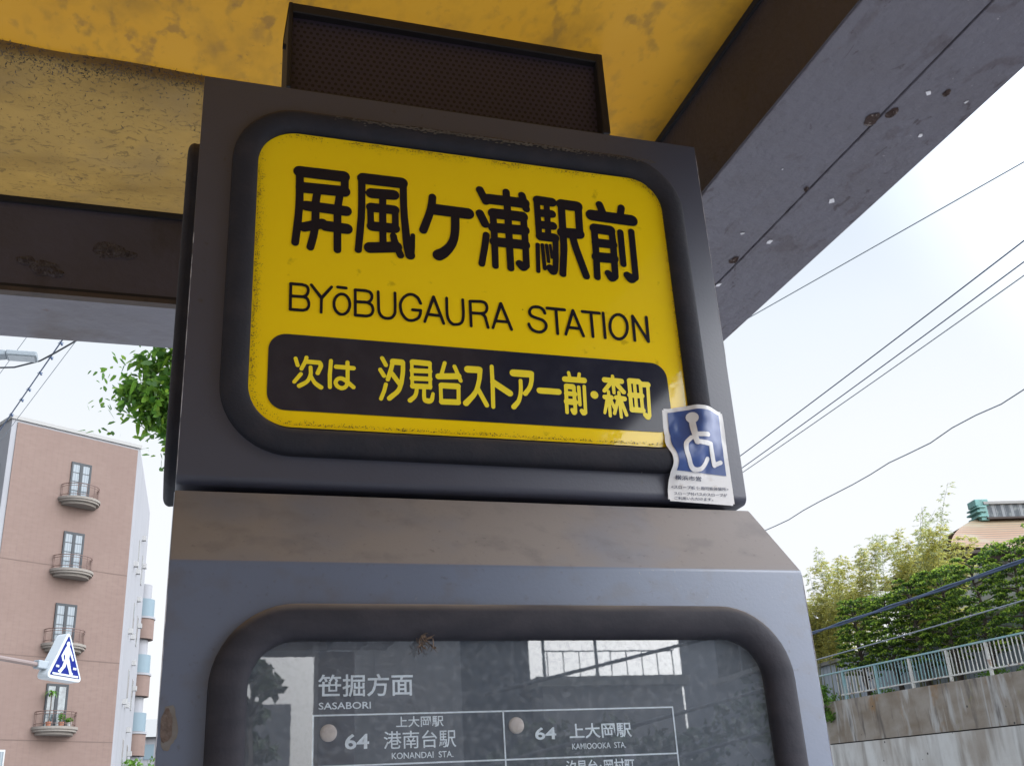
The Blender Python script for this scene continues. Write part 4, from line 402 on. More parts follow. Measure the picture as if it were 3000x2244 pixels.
# roof: flat amber sheet, then a sagging dirty roll beside the rear beam
NX = 24; m_ = MB(); vs = []; fs = []
ys = [FY + .0, -2, -.5, .4, 1.0, 1.2, 1.28, 1.358]
for j, y in enumerate(ys):
    for i in range(NX + 1): vs.append((SX0 + (SX1 - SX0 + .05) * i / NX, y + (.006 + .05 * max(-1.0, min(SX0 + (SX1 - SX0) * i / NX, 1)) if j == len(ys) - 1 else 0), ZC + .004 + (.002 if j == len(ys) - 1 else 0)))
fs = [(j * (NX + 1) + i, j * (NX + 1) + i + 1, (j + 1) * (NX + 1) + i + 1, (j + 1) * (NX + 1) + i) for j in range(len(ys) - 1) for i in range(NX)]
m_.add(vs, fs).build('roof_sheet', 'amber_sheet', sh, off=so)
NX = 180; NY = 26; vs = []; fs = []
for j in range(NY + 1):
    t = j / NY
    for i in range(NX + 1):
        x = SX0 + (SX1 - SX0) * i / NX
        y0 = 1.345 + .05 * max(-1.0, min(x, 1)) + .006 * mnoise.noise((x * 7, 3, 1))
        y = y0 + (RY0 - y0) * t
        z = ZC + .003 - .032 * (math.sin(math.pi * min(1, t * 1.02)) ** .8 if 0 < t < .98 else 0) + .004 * mnoise.noise((x * 9, y * 14, 5)) * math.sin(math.pi * t)
        vs.append((x, y, z))
fs = [(j * (NX + 1) + i, j * (NX + 1) + i + 1, (j + 1) * (NX + 1) + i + 1, (j + 1) * (NX + 1) + i) for j in range(NY) for i in range(NX)]
MB().add(vs, fs).build('roof_roll', 'amber_sheet_dirty', sh, smooth=True, off=so)
tag(sh.children[-1], 'sagging dirty end strip of the amber roof')
# line of caught dirt where the roll begins
vs = []; fs = []; k = 0
for i in range(5200):
    x = rnd.uniform(-1.2, .3); y = 1.345 + .05 * max(-1.0, min(x, 1)) + .004 * math.sin(x * 23) + (rnd.gauss(.010, .006) if i % 3 else abs(rnd.gauss(0, .05)) - .01); a = rnd.uniform(0, 3.14); l = rnd.uniform(.0008, .0042) * (1.5 if i % 9 == 0 else 1); wd = rnd.uniform(.0003, .0011)
    dx, dy = l * math.cos(a), l * math.sin(a); nx, ny = -wd * math.sin(a), wd * math.cos(a); z = ZC - .003 - max(0, y - 1.345 - .05 * max(-1.0, min(x, 1))) * .75
    z = min(z, ZC - .002)
    vs += [(x - dx, y - dy, z), (x + nx, y + ny, z - .0015), (x + dx, y + dy, z), (x - nx, y - ny, z - .0015)]; fs.append((k, k + 1, k + 2, k + 3)); k += 4
o = MB().add(vs, fs).build('dirt_deposit', 'dirt_line', sh, off=so); tag(o, kind='stuff')
# beams
MB().box(SX1, SEAM - .001, FY, RY1, ZB, ZC + .06).box(SEAM + .001, SXO, FY, RY1, ZB - .0005, ZC + .06).build('side_beam', 'beam_paint', sh, off=so, bevel=.003)
MB().box(SEAM - .004, SEAM + .004, FY + .02, RY1 - .02, ZB + .004, ZC + .05).build('beam_seam', 'black_gap', sh, off=so)
MB().box(SX0, SX1, RY0, RY1, ZB, ZC + .06).build('rear_beam', 'beam_rear_paint', sh, off=so, bevel=.003)
MB().box(SX1 - .0022, SX1 - .0004, FY, RY0 - .0005, ZB + .002, ZC + .05).build('beam_face_shade', 'side_face_shade', sh, off=so)  # added thin plate carrying the painted shade of the inner face
MB().box(SX0, SX1 - .003, RY0 - .0022, RY0 - .0004, ZB + .0095, ZC + .05).build('beam_face_shade', 'rear_face_shade', sh, off=so)  # added plate, painted shade on the rear beam's front
MB().box(SX0, SX1, FY - .19, FY, ZB, ZC + .06).build('front_beam', 'beam_rear_paint', sh, off=so, bevel=.003)
MB().box(SX1 - .008, SX1 - .0005, FY, RY0 - .01, ZC - .008, ZC + .003).box(SX0, SX1 - .01, RY0 - .009, RY0 - .0005, ZC - .010, ZC + .003).build('roof_gasket', 'black_gap', sh, off=so)
MB().box(SX0, SX1 - .001, RY0 - .0035, RY0 - .0005, ZB + .003, ZB + .009).build('beam_joint', 'black_gap', sh, off=so)
MB().box(SX0, SX1 - .001, RY0 - .006, RY0 + .012, ZB - .006, ZB + .0025).build('beam_lip', 'brown_trim', sh, off=so)
# uneven weld, rust scars and paint chips on the side beam soffit
def scar(x, y, r, seed, h=.006):
    q = random.Random(seed); vs = []; fs = []; n = 18; k = 4
    for i in range(k + 1):
        for j in range(n):
            a = 2 * math.pi * j / n; rr = r * i / k * (1 + .35 * mnoise.noise((math.cos(a) * 1.3 + seed, math.sin(a) * 1.3, 2)))
            vs.append((x + rr * math.cos(a) * .8, y + rr * math.sin(a) * 1.3, ZB - .0012 - h * (1 - (i / k) ** 2) * (.4 + .9 * abs(mnoise.noise((a * 2, i * 1.7, seed))))))
    fs = [(i * n + j, i * n + (j + 1) % n, (i + 1) * n + (j + 1) % n, (i + 1) * n + j) for i in range(k) for j in range(n)]
    return vs, fs
for x, y, r, s_ in ((.893, 1.005, .012, 1), (.912, .985, .009, 2), (.890, 1.405, .009, 3), (.96, .93, .006, 4), (.895, 1.18, .0045, 8)): MB().add(*scar(x, y, r, s_)).build('rust_scar', 'rust', sh, smooth=True, off=so)
m_ = MB()
for x, y, r, a in ((.953, 1.20, .0075, .4), (.920, 1.335, .0080, 1.2), (.905, 1.49, .0075, 2.0), (.86, 1.32, .0035, 2.6), (.985, 1.02, .005, .9), (1.0, .94, .0035, 2), (.83, 1.14, .002, 1), (.935, .935, .0045, .3), (.87, 1.45, .0022, .5)):
    q = random.Random(int(x * 9999)); pl = [(x + r * q.uniform(.55, 1.15) * math.cos(a + 6.283 * i / 6) * (.6 if i % 3 else 1.25), y + r * q.uniform(.55, 1.15) * math.sin(a + 6.283 * i / 6)) for i in range(6)]
    MB().extrude_z(pl, ZB - .0022, ZB - .0009).build('bare_chip', 'paint_flake', sh, off=so)
# rough corroded patches on the rear beam
for x, z, r, s_ in ((-.145, .99, .024, 11), (-.115, .985, .013, 12), (-.245, .945, .020, 13), (-.275, .955, .013, 14), (-.225, .935, .011, 15), (-.50, .97, .02, 16)):
    vs, fs = scar(0, 0, r, s_, .005); MB().add([(x + p[1] * .9, RY0 - .0024 + (p[2] - ZB) * .8, CZ + z + p[0] * .9) for p in vs], fs).build('corroded_patch', 'corrosion', sh, smooth=True, off=so)
# posts
MB().box(.70, .88, FY - .18, FY - .01, 0, ZB - .001).build('post', 'beam_rear_paint', sh, off=so, bevel=.006)
MB().box(-2.3, -2.12, FY - .18, FY - .01, 0, ZB - .001).build('post', 'beam_rear_paint', sh, off=so, bevel=.006)
MB().box(.30, .46, RY0 + .01, RY1 - .01, 0, ZB - .001).build('post', 'beam_rear_paint', sh, off=so, bevel=.006)
MB().box(-2.3, -2.12, RY0 + .01, RY1 - .01, 0, ZB - .001).build('post', 'beam_rear_paint', sh, off=so, bevel=.006)

# ------------------------------------------------------------------ loudspeaker under the roof
sp = empty('loudspeaker', (.33, 1.19, ZC), label='dark brown loudspeaker box with perforated front hung under the amber roof', cat='loudspeaker'); po = (.33, 1.19, ZC)
X0, X1, Z0, Z1, YF, YB = .0995, .5625, CZ + .93, ZC, 1.156, 1.236
t_ = .011
m_ = MB().box(X0, X1, YF + .001, YB, Z1 - t_ - .006, Z1 - .001).box(X0, X1, YF + .014, YB, Z0, Z0 + t_).box(X0, X0 + .006, YF, YB, Z0 + .001, Z1 - .0012).box(X1 - t_, X1, YF, YB, Z0 + .001, Z1 - .0012).box(X0 + .004, X1 - .004, YB - .004, YB + .001, Z0 + .002, Z1 - .002)
m_.build('shell', 'speaker_shell', sp, off=po, bevel=.0012, seg=1)
MB().add([(X0 + .004, YF + .022, Z0 + .004), (X1 - .006, YF + .022, Z0 + .004), (X1 - .006, YF + .012, Z1 - .008), (X0 + .004, YF + .012, Z1 - .008), (X0 + .004, YF + .024, Z0 + .004), (X1 - .006, YF + .024, Z0 + .004), (X1 - .006, YF + .014, Z1 - .008), (X0 + .004, YF + .014, Z1 - .008)], [(0, 1, 2, 3), (7, 6, 5, 4), (0, 4, 5, 1), (1, 5, 6, 2), (2, 6, 7, 3), (3, 7, 4, 0)]).build('perforated_grille', 'speaker_mesh', sp, off=po)
MB().tube([(X0 - .004, YF + .03, Z1 - .055), (X0 + .002, YF + .03, Z1 - .055)], .004, 8).build('screw', 'black_gap', sp, off=po)

# ------------------------------------------------------------------ bus stop sign
sg = empty('bus_stop_sign', (.3, 1.1, 0), label='dark grey bus stop pylon with yellow station name panel over a glazed timetable case', cat='bus stop sign'); go = (.3, 1.1, 0)
L0, L1 = -.0035, .602
zt, zb = CZ + .803, CZ + .327
# upper housing: rounded lower front edge
arc = [(1.0 + .009 - .009 * math.cos(R(a)), zb + .009 - .009 * math.sin(R(a))) for a in range(0, 91, 15)]
prof = [(1.25, zt), (1.0, zt)] + arc + [(1.25, zb)]
up = MB().extrude_x(prof[::-1], L0, L1).build('upper_housing', 'housing_upper_paint', sg, off=go, bevel=.0014, seg=2, auto=35)
MB().box(L0 + .02, L1 - .012, 1.03, 1.22, CZ + .316, zb + .002).build('neck', 'black_gap', sg, off=go)
lz = CZ + .319
low = [(1.30, .12), (.917, .12), (.917, CZ + .2315), (.999, lz), (1.30, lz)]
MB().extrude_x(low[::-1], L0 - .0005, L1).build('lower_housing', 'housing_lower_paint', sg, off=go, bevel=.0022, seg=2, auto=35)
MB().box(L0 - .03, L1 + .03, .88, 1.34, 0, .119).build('plinth', 'kerb_stone', sg, off=go, bevel=.01)
# bezels: half-round rubber frames
def bezel(name, m, fn, to3, width, height, parent, groove=.0012):
    b = MB(); b.to3 = to3; pr = [(0, .0002), (.0008, groove)]
    for i in range(1, 14):
        a = math.pi * i / 14; pr.append((width * (1 - math.cos(a)) / 2, groove + (height - groove) * math.sin(a) ** .6))
    pr.append((width, .0005)); b.ring(fn, pr)
    return b.build(name, m, parent, smooth=True, off=None)
fnU = lambda a: rrect(.0312 + a, .5695 - a, .3575 + a, .7688 - a, .073 - a, 12)
bezel('upper_bezel', 'rubber', fnU, lambda p, h: (p[0] - go[0], 1.0 - h - go[1], p[1] + CZ), .0275, .0125, sg)
fnL = lambda a: rrect(.0327 + a, .571 - a, -.75 + a, .1950 - a, .070 - a, 12)
bezel('lower_bezel', 'rubber_worn', fnL, lambda p, h: (p[0] - go[0], .917 - h - go[1], p[1] + CZ), .0315, .0138, sg)
fnS = lambda a: rrect(1.035 + a, 1.215 - a, .352 + a, .765 - a, .06 - a, 10)
bezel('side_bezel', 'rubber', fnS, lambda p, h: (L0 - h - go[0], p[0] - go[1], p[1] + CZ), .022, .0125, sg)
fnS2 = lambda a: rrect(.955 + a, 1.265 - a, -.72 + a, .285 - a, .055 - a, 10)
# yellow name panel
PY = .9975
pane = flat_shape('name_panel', [rrect(.0575, .5455, .3875, .7392, .045, 12)], 'yellow_plate', sg, lambda c: Vector((c.x - go[0], PY - go[1], c.y + CZ)))
tag(pane, 'glossy yellow panel with the station name in black')
tz = lambda dy: (lambda c: Vector((c.x - go[0], PY - dy - go[1], c.y + CZ)))
flat_shape('station_lettering', glyph('big'), 'black_print', pane, tz(.0007))
flat_shape('romanised_lettering', glyph('roman'), 'black_print', pane, tz(.0007))
flat_shape('next_stop_band', [rrect(.0770, .5205, .4050, .4893, .0185, 10)], 'band_print', pane, tz(.0006))
flat_shape('next_stop_lettering', glyph('band'), 'yellow_print', pane, tz(.0011))
# grime caught along the panel edge
vs = []; fs = []; k = 0; edge0 = rrect(.0595, .5435, .3895, .7372, .043, 30); edge = []
for j in range(len(edge0)):
    p, q = Vector(edge0[j]), Vector(edge0[(j + 1) % len(edge0)]); n = max(1, int((q - p).length / .002)); edge += [tuple(p.lerp(q, t / n)) for t in range(n)]
for i in range(5200):
    j = rnd.randrange(len(edge)); p = Vector(edge[j]); q = Vector(edge[(j + 1) % len(edge)]); p = p.lerp(q, rnd.random()); c_ = Vector((.3, .565)); d_ = (c_ - p).normalized()
    up_ = p.y > .70 or p.x < .12
    if not up_ and rnd.random() < .72 - .5 * abs(mnoise.noise((p.x * 30, p.y * 30, 2))): continue
    if up_ and mnoise.noise((p.x * 22, p.y * 22, 5)) < rnd.uniform(-.5, .25): continue
    dist = abs(rnd.gauss(0, (.0065 if p.y > .70 and p.x < .3 else .0045) if up_ else .0020)); p = p + d_ * dist; s_ = rnd.uniform(.0002, .0006) * (1.2 - min(1, dist * 60))
    if s_ <= 0.0001: continue
    a = rnd.uniform(0, 3); dx, dz = s_ * math.cos(a) * rnd.uniform(1, 2), s_ * math.sin(a)
    yy = PY - .0013
    vs += [(p.x - dx, yy, CZ + p.y - dz), (p.x + dz * .7, yy, CZ + p.y - dx * .7), (p.x + dx, yy, CZ + p.y + dz), (p.x - dz * .7, yy, CZ + p.y + dx * .7)]; fs.append((k, k + 1, k + 2, k + 3)); k += 4
o = MB().add(vs, fs).build('grime', 'panel_grime', pane, off=go); tag(o, kind='stuff')
# caked dirt along the top of the upper bezel
vs = []; fs = []; k = 0
for i in range(700):
    t = rnd.random(); x = .14 + .40 * t; z = .7615 + rnd.gauss(.0, .0022); s_ = rnd.uniform(.0006, .002) * (1.0 if .1 < t < .75 else .6)
    yy = 1.0 - .0128 * max(0.05, 1 - ((z - .755) / .0145) ** 2) ** .5 - .0006
    if z > .7688: yy = .9985
    vs += [(x - s_ * 1.6, yy, CZ + z - s_ * .3), (x, yy - .0007, CZ + z - s_ * .7), (x + s_ * 1.5, yy, CZ + z), (x, yy - .0004, CZ + z + s_ * .7)]; fs.append((k, k + 1, k + 2, k + 3)); k += 4
o = MB().add(vs, fs).build('caked_dirt', 'caked_soil', sg, off=go); tag(o, kind='stuff')
# timetable case: dark board, white lettering, two lamps, glass
BY = .9164
board = flat_shape('timetable_board', [rrect(.062, .541, -.722, .166, .042, 10)], 'dark_board', sg, lambda c: Vector((c.x - go[0], BY - go[1], c.y + CZ)))
b3 = lambda c: Vector((c.x - go[0], .9160 - go[1], c.y + CZ))
def bar(x0, z0, x1, z1, t=.00065):
    d = Vector((x1 - x0, z1 - z0)).normalized(); n = Vector((-d.y, d.x)) * t; return [(x0 + n.x, z0 + n.y), (x0 - n.x, z0 - n.y), (x1 - n.x, z1 - n.y), (x1 + n.x, z1 + n.y)]
rows = [.1035, .0637, .024, -.016, -.056]
for i, z in enumerate(rows): flat_shape('table_line', [bar(.1172, z, .4428, z)], 'white_print', board, b3)
b3b = lambda c: Vector((c.x - go[0], .9158 - go[1], c.y + CZ))
for x in (.1178, .2809, .4422): flat_shape('table_line', [bar(x, .1041, x, -.0566)], 'white_print', board, b3b)
TX = [('笹掘方面', .1213, .2018, .1272, .0186, .012), ('SASABORI', .1221, .1656, .1110, .0056, .012), ('上大岡駅', .1868, .2277, .0968, .0089, .012), ('港南台駅', .1761, .2381, .0825, .0143, .004), ('KONANDAI  STA.', .1828, .2353, .0700, .0050, .008), ('64', .1439, .1640, .0823, .0122, .02),
      ('64', .3088, .3283, .0841, .0103, .02), ('上大岡駅', .3406, .3997, .0852, .0128, .015), ('KAMIOOOKA  STA.', .3422, .3930, .0725, .0050, .006), ('汐見台･岡村町', .3353, .3994, .0555, .0115, .012)]
for s_, a, b, zc, h, bo in TX: text_mesh('board_lettering', s_, a, b, zc, h, 'white_print', board, b3, bo)
for x, z in ((.1305, .0896), (.2924, .0914)):
    m_ = MB(); vs = [(x, .9148, z + CZ)]; n = 24
    for k, (r, d) in enumerate(((.003, .9149), (.0055, .9152), (.0069, .9158), (.0070, .9163))):
        vs += [(x + r * math.cos(6.2832 * j / n), d, z + CZ + r * math.sin(6.2832 * j / n)) for j in range(n)]
    fs = [(0, 1 + j, 1 + (j + 1) % n) for j in range(n)] + [(1 + k * n + j, 1 + (k + 1) * n + j, 1 + (k + 1) * n + (j + 1) % n, 1 + k * n + (j + 1) % n) for k in range(3) for j in range(n)]
    m_.add(vs, fs).build('indicator_lamp', 'lamp_disc', board, smooth=True, off=go)
flat_shape('glass_pane', [rrect(.060, .543, -.724, .168, .043, 10)], 'case_glass', sg, lambda c: Vector((c.x - go[0], .9140 - go[1], c.y + CZ)))
# bright strips paint the edge highlights, as bare metal along the worn corners
def worn_glint(pts, seed):
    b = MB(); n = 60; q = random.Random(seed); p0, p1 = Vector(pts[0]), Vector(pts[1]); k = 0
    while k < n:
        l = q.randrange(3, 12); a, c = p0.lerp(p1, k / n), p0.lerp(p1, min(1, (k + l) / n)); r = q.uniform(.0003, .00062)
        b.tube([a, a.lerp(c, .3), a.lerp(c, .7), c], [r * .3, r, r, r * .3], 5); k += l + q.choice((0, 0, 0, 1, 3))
    b.build('worn_edge_glint', 'edge_glint_metal', sg, off=go)
worn_glint(((L0 + .0004, 1.0004, CZ + .335), (L0 + .0004, 1.0004, CZ + .60)), 1)
worn_glint(((L0 - .0001, .9176, CZ + .228), (L0 - .0001, .9176, CZ - .2)), 2)
worn_glint(((L1 - .0005, .9176, CZ + .228), (L1 - .0005, .9176, CZ - .2)), 3)
worn_glint(((L1 - .0004, 1.0004, CZ + .50), (L1 - .0004, 1.0004, CZ + .79)), 4)
# rust stain bleeding through the paint on the left edge of the case
def blot(x, z, r, seed, y, m, name):
    pl = []
    for i in range(40):
        a = 2 * math.pi * i / 40; rr = r * (1 + .30 * mnoise.noise((math.cos(a) * 1.6 + seed, math.sin(a) * 1.6, 4)) + .12 * mnoise.noise((math.cos(a) * 6, math.sin(a) * 6, seed)))
        pl.append((max(L0 + .0022, x + rr * math.cos(a) * .62), z + rr * math.sin(a) * 1.5))
    return flat_shape(name, [pl], m, sg, lambda c: Vector((c.x - go[0], y - go[1], c.y + CZ)))
blot(L0 + .008, .097, .0105, 5, .9167, 'rust_halo', 'rust_stain'); blot(L0 + .0068, .098, .0080, 6, .9165, 'rust_core', 'rust_stain')

# sticker: drapes from the panel over the bezel to the housing
def surf(x, z):
    r = .055; x1, z0 = .5558, .3712     # centre line of the bezel at this corner
    if x > x1 - r and z < z0 + r: d = math.hypot(x - (x1 - r), z - (z0 + r)) - r
    else: d = max(x - x1, z0 - z)
    h = .0118 / (1 + (abs(d) / .017) ** 3) + .0016
    h += .0011 * mnoise.noise((x * 55, z * 40, 2)) + .0007 * mnoise.noise((x * 120, z * 90, 8)) + .0004
    return 1.0 - max(h, .0032)
def wavy(u, z):    # left edge pulled in where the paper bridges the bezel
    s_ = (z - .3225) / .113
    return 0.0036 * math.exp(-((s_ - .40) / .16) ** 2) * (1 - u) + .0009 * math.sin(s_ * 19) * (1 - u) * (.3 < s_ < .7)
NXs, NZs = 40, 60
def smap(u, v, dy):
    x0 = .5038 + .0055 * v; x1 = .5836; ztop = .4335 + .0035 * math.sin(math.pi * min(1, max(0, (u - .1) * 1.2))) ; zbot = .3262 - .0030 * u
    z = zbot + (ztop - zbot) * v; x = x0 + (x1 - x0) * u; x += wavy(u, z)
    return (x, surf(x, z) - dy, z + CZ)
def sgrid(name, u0, u1, v0, v1, dy, m, parent, nx=NXs, nz=NZs, rnd_c=0):
    vs = []; fs = []
    for j in range(nz + 1):
        for i in range(nx + 1):
            u, v = u0 + (u1 - u0) * i / nx, v0 + (v1 - v0) * j / nz
            vs.append(smap(u, v, dy))
    fs = [(j * (nx + 1) + i, j * (nx + 1) + i + 1, (j + 1) * (nx + 1) + i + 1, (j + 1) * (nx + 1) + i) for j in range(nz) for i in range(nx) if not (rnd_c and (i in (0, nx - 1) and j in (0, nz - 1)))]
    return MB().add(vs, fs).build(name, m, parent, smooth=True, off=go)
st = sgrid('sticker', 0, 1, 0, 1, .0, 'sticker_white', sg, rnd_c=1); tag(st, 'creased white sticker with a blue wheelchair symbol')
sgrid('blue_square', .085, .925, .305, .955, .0005, 'sticker_blue', st, 34, 40)
def drape(dy):
    def f(c):
        y = surf(c.x, c.y) - dy
        return Vector((c.x - go[0], y - go[1], c.y + CZ))
    return f
def fine(polys, step=.0012):
    outp = []
    for pl in polys:
        q = []
        for i, p in enumerate(pl):
            n_ = pl[(i + 1) % len(pl)]; k = max(1, int(math.hypot(n_[0] - p[0], n_[1] - p[1]) / step))
            q += [(p[0] + (n_[0] - p[0]) * j / k, p[1] + (n_[1] - p[1]) * j / k) for j in range(k)]
        outp.append(q)
    return outp
flat_shape('wheelchair_symbol', fine(glyph('wheel')), 'sticker_white', st, drape(.0011), sub=.0018)
for s_, a, b, zc, h in (('横浜市営', .5133, .5462, .3520, .0050), ('<スロープ板 使用可能停留所>', .5085, .5782, .3417, .0040), ('スロープ付バスのスロープが', .5112, .5755, .3347, .0038), ('ご利用いただけます。', .5110, .5575, .3293, .0036)):
    text_mesh('sticker_lettering', s_, a, b, zc, h, 'sticker_ink', st, drape(.0008), .012)

# dried weed hanging from the case bezel
wd = MB()
for i in range(20):
    x, z = .2055 + rnd.gauss(0, .005), .1615 + rnd.gauss(0, .003); p = Vector((x, .9015 - rnd.random() * .004, z + CZ)); pts = [p]; d = Vector((rnd.gauss(.25, .8), rnd.gauss(-.15, .25), rnd.gauss(-.6, .6)))
    for k in range(4): d = (d + Vector((rnd.gauss(0, .6), rnd.gauss(.05, .2), rnd.gauss(-.2, .5)))).normalized(); p = p + d * rnd.uniform(.0015, .0045); p.y = min(max(p.y, .893), .9125); pts.append(p.copy())
    wd.tube(pts, [.0003, .0004, .0004, .0003, .0001], 5)
    if i % 3 == 0: q = pts[2]; wd.add([q, q + Vector((.0015, 0, .001)), q + Vector((.0028, -.0005, -.0006)), q + Vector((.001, .0003, -.0013))], [(0, 1, 2, 3)])
o = wd.build('dried_weed', 'dry_weed', off=(.2055, .903, .166 + CZ)); o.location = (.2055, .903, .166 + CZ); tag(o, 'dried brown weed tuft caught on the rim of the timetable glass', 'weed')
# ================================================================== background
mat('tile_wall', (.150, .100, .082), .8, layers=[dict(tex='brick', scale=(2.2, 2.2, 6.5), lo=0, hi=1, col=(.128, .088, .074), fac=.5, mortar=.05), dict(scale=(3, 3, 9), lo=.35, hi=.7, col=(.175, .120, .10), fac=.7, detail=5), dict(scale=(.5, .5, .35), lo=.4, hi=.7, col=(.132, .084, .070), fac=.5)])
mat('white_wall', (.235, .235, .25), .8, layers=[dict(scale=(2, 2, .5), lo=.45, hi=.7, col=(.20, .20, .21), fac=.6)])
mat('coping', (.27, .265, .255), .8)
mat('groove', (.112, .076, .063), .9)
mat('window_frame', (.012, .016, .021), .6)
mat('curtain_glass', (.105, .13, .15), .2, .5, layers=[dict(tex='wave', scale=(3.2, 3.2, 3.2), dir='X', lo=.3, hi=.8, col=(.17, .20, .225), fac=.6)])
mat('dark_glass', (.05, .065, .075), .08, .8, layers=[dict(scale=2.5, lo=.4, hi=.6, col=(.16, .19, .2), fac=.7)])
mat('slab_concrete', (.19, .17, .15), .85, layers=[dict(scale=(4, 4, 9), lo=.4, hi=.7, col=(.17, .145, .125), fac=.7)])
mat('iron', (.10, .055, .045), .6)
mat('white_plastic', (.34, .335, .33), .5)
mat('balcony_glass', (.15, .20, .23), .5, .2)
mat('pot_clay', (.30, .12, .07), .8)
mat('sign_white', (.40, .43, .45), .35)
mat('sign_blue', (.004, .012, .13), .5, .1)
mat('sign_pole', (.16, .12, .11), .5)
mat('lamp_grey', (.22, .25, .275), .4)
mat('cable_black', (.03, .035, .045), .6)
mat('cable_grey', (.22, .25, .29), .6)
mat('cable_blue', (.06, .09, .16), .6)
mat('retaining_concrete', (.66, .66, .64), .9, layers=[
    dict(scale=(1, .35, .9), lo=.3, hi=.7, col=(.55, .55, .54), fac=.7, detail=6),
    dict(scale=(1, 1.9, .30), lo=.50, hi=.68, col=(.24, .22, .20), fac=.7, detail=7, dist=.4),
    dict(scale=(1, 1.3, .40), lo=.40, hi=.62, col=(.26, .21, .16), fac=.7, detail=7, mask=((1, .25, .01), .38, .6)),
    dict(tex='vor', scale=(1, 1.6, 1.6), lo=.07, hi=.05, col=(.06, .06, .06), fac=.9)], bump=(6, .3, 6, .03))
mat('stained_concrete', (.33, .295, .255), .92, layers=[
    dict(scale=(1, .9, 1.5), lo=.35, hi=.65, col=(.215, .172, .128), fac=.9, detail=7),
    dict(scale=(1, 2.2, .35), lo=.52, hi=.66, col=(.48, .48, .47), fac=.8, detail=6, dist=.8),
    dict(scale=(1, 3.0, .5), lo=.55, hi=.66, col=(.12, .105, .095), fac=.8, detail=7),
    dict(scale=(1, 1.1, .8), lo=.60, hi=.72, col=(.27, .15, .055), fac=.8, detail=5),
    dict(scale=(1, 1.4, 1.2), lo=.64, hi=.74, col=(.28, .27, .08), fac=.6, detail=5),
    dict(tex='vor', scale=(1, 1.6, 1.6), lo=.07, hi=.05, col=(.05, .05, .05), fac=.9)], bump=(6, .3, 6, .03))
mat('rail_aqua', (.25, .42, .44), .55, layers=[dict(scale=2.2, lo=.5, hi=.66, col=(.42, .44, .42), fac=.9, detail=6), dict(scale=6, lo=.62, hi=.7, col=(.2, .1, .06), fac=.8, detail=6)])
mat('rail_rusty', (.58, .58, .55), .7, layers=[dict(scale=5, lo=.56, hi=.66, col=(.26, .15, .09), fac=.8, detail=6)])
mat('shed_wall', (.36, .41, .48), .6, layers=[dict(tex='wave', scale=(1, 1.2, 1), dir='Y', lo=.75, hi=.95, col=(.24, .28, .34), fac=.8)])
mat('plaster', (.42, .42, .43), .85)
mat('earth', (.10, .08, .055), .95, layers=[dict(scale=2, lo=.4, hi=.7, col=(.07, .09, .03))])
mat('copper_roof', (.25, .130, .058), .6, layers=[dict(tex='wave', scale=(.01, .01, 1.55), dir='Z', lo=.70, hi=.92, col=(.085, .06, .035), fac=1.0), dict(scale=(.6, .6, 2.2), lo=.5, hi=.68, col=(.24, .21, .14), fac=.6, detail=6), dict(tex='axis', dir='Z', lo=14.4, hi=15.8, col=(.26, .25, .17), fac=.6)])
mat('verdigris', (.13, .25, .23), .7, layers=[dict(scale=3, lo=.4, hi=.7, col=(.15, .34, .32))])
mat('ridge_tile', (.20, .21, .22), .7, layers=[dict(tex='brick', scale=(2.5, 2.5, 5), lo=0, hi=1, col=(.06, .07, .08), mortar=.06), dict(scale=3, lo=.5, hi=.7, col=(.3, .32, .3), fac=.6)])
mat('eave_wood', (.05, .035, .03), .8)
mat('bark', (.055, .042, .034), .95, layers=[dict(scale=(6, 6, 1.5), lo=.4, hi=.65, col=(.11, .09, .075))], bump=(12, .5))
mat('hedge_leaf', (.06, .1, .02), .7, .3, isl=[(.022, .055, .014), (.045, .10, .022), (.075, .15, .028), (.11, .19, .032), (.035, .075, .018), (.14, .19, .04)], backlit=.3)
mat('hedge_highlight', (.2, .3, .04), .7, .3, isl=[(.18, .32, .04), (.29, .43, .05), (.38, .48, .06), (.22, .37, .045)], backlit=.3)  # highlights on the tuft tops put into the leaf colour
mat('leaf_green', (.06, .13, .02), .5, .4, isl=[(.035, .10, .016), (.08, .19, .024), (.14, .28, .028), (.05, .13, .02), (.22, .36, .035)], backlit=.45)
mat('bush_leaf', (.06, .13, .02), .6, .4, isl=[(.05, .12, .015), (.09, .2, .02), (.14, .27, .03), (.06, .14, .02)], backlit=.35)
mat('bamboo_leaf', (.16, .17, .05), .6, .3, isl=[(.34, .38, .12), (.54, .53, .15), (.64, .58, .16), (.42, .46, .20), (.62, .50, .13)], backlit=.5)
mat('bamboo_leaf_pale', (.18, .2, .1), .6, .3, isl=[(.32, .37, .22), (.44, .47, .25), (.36, .41, .27), (.52, .50, .22)], backlit=.5)
mat('bamboo_culm', (.20, .21, .10), .6)

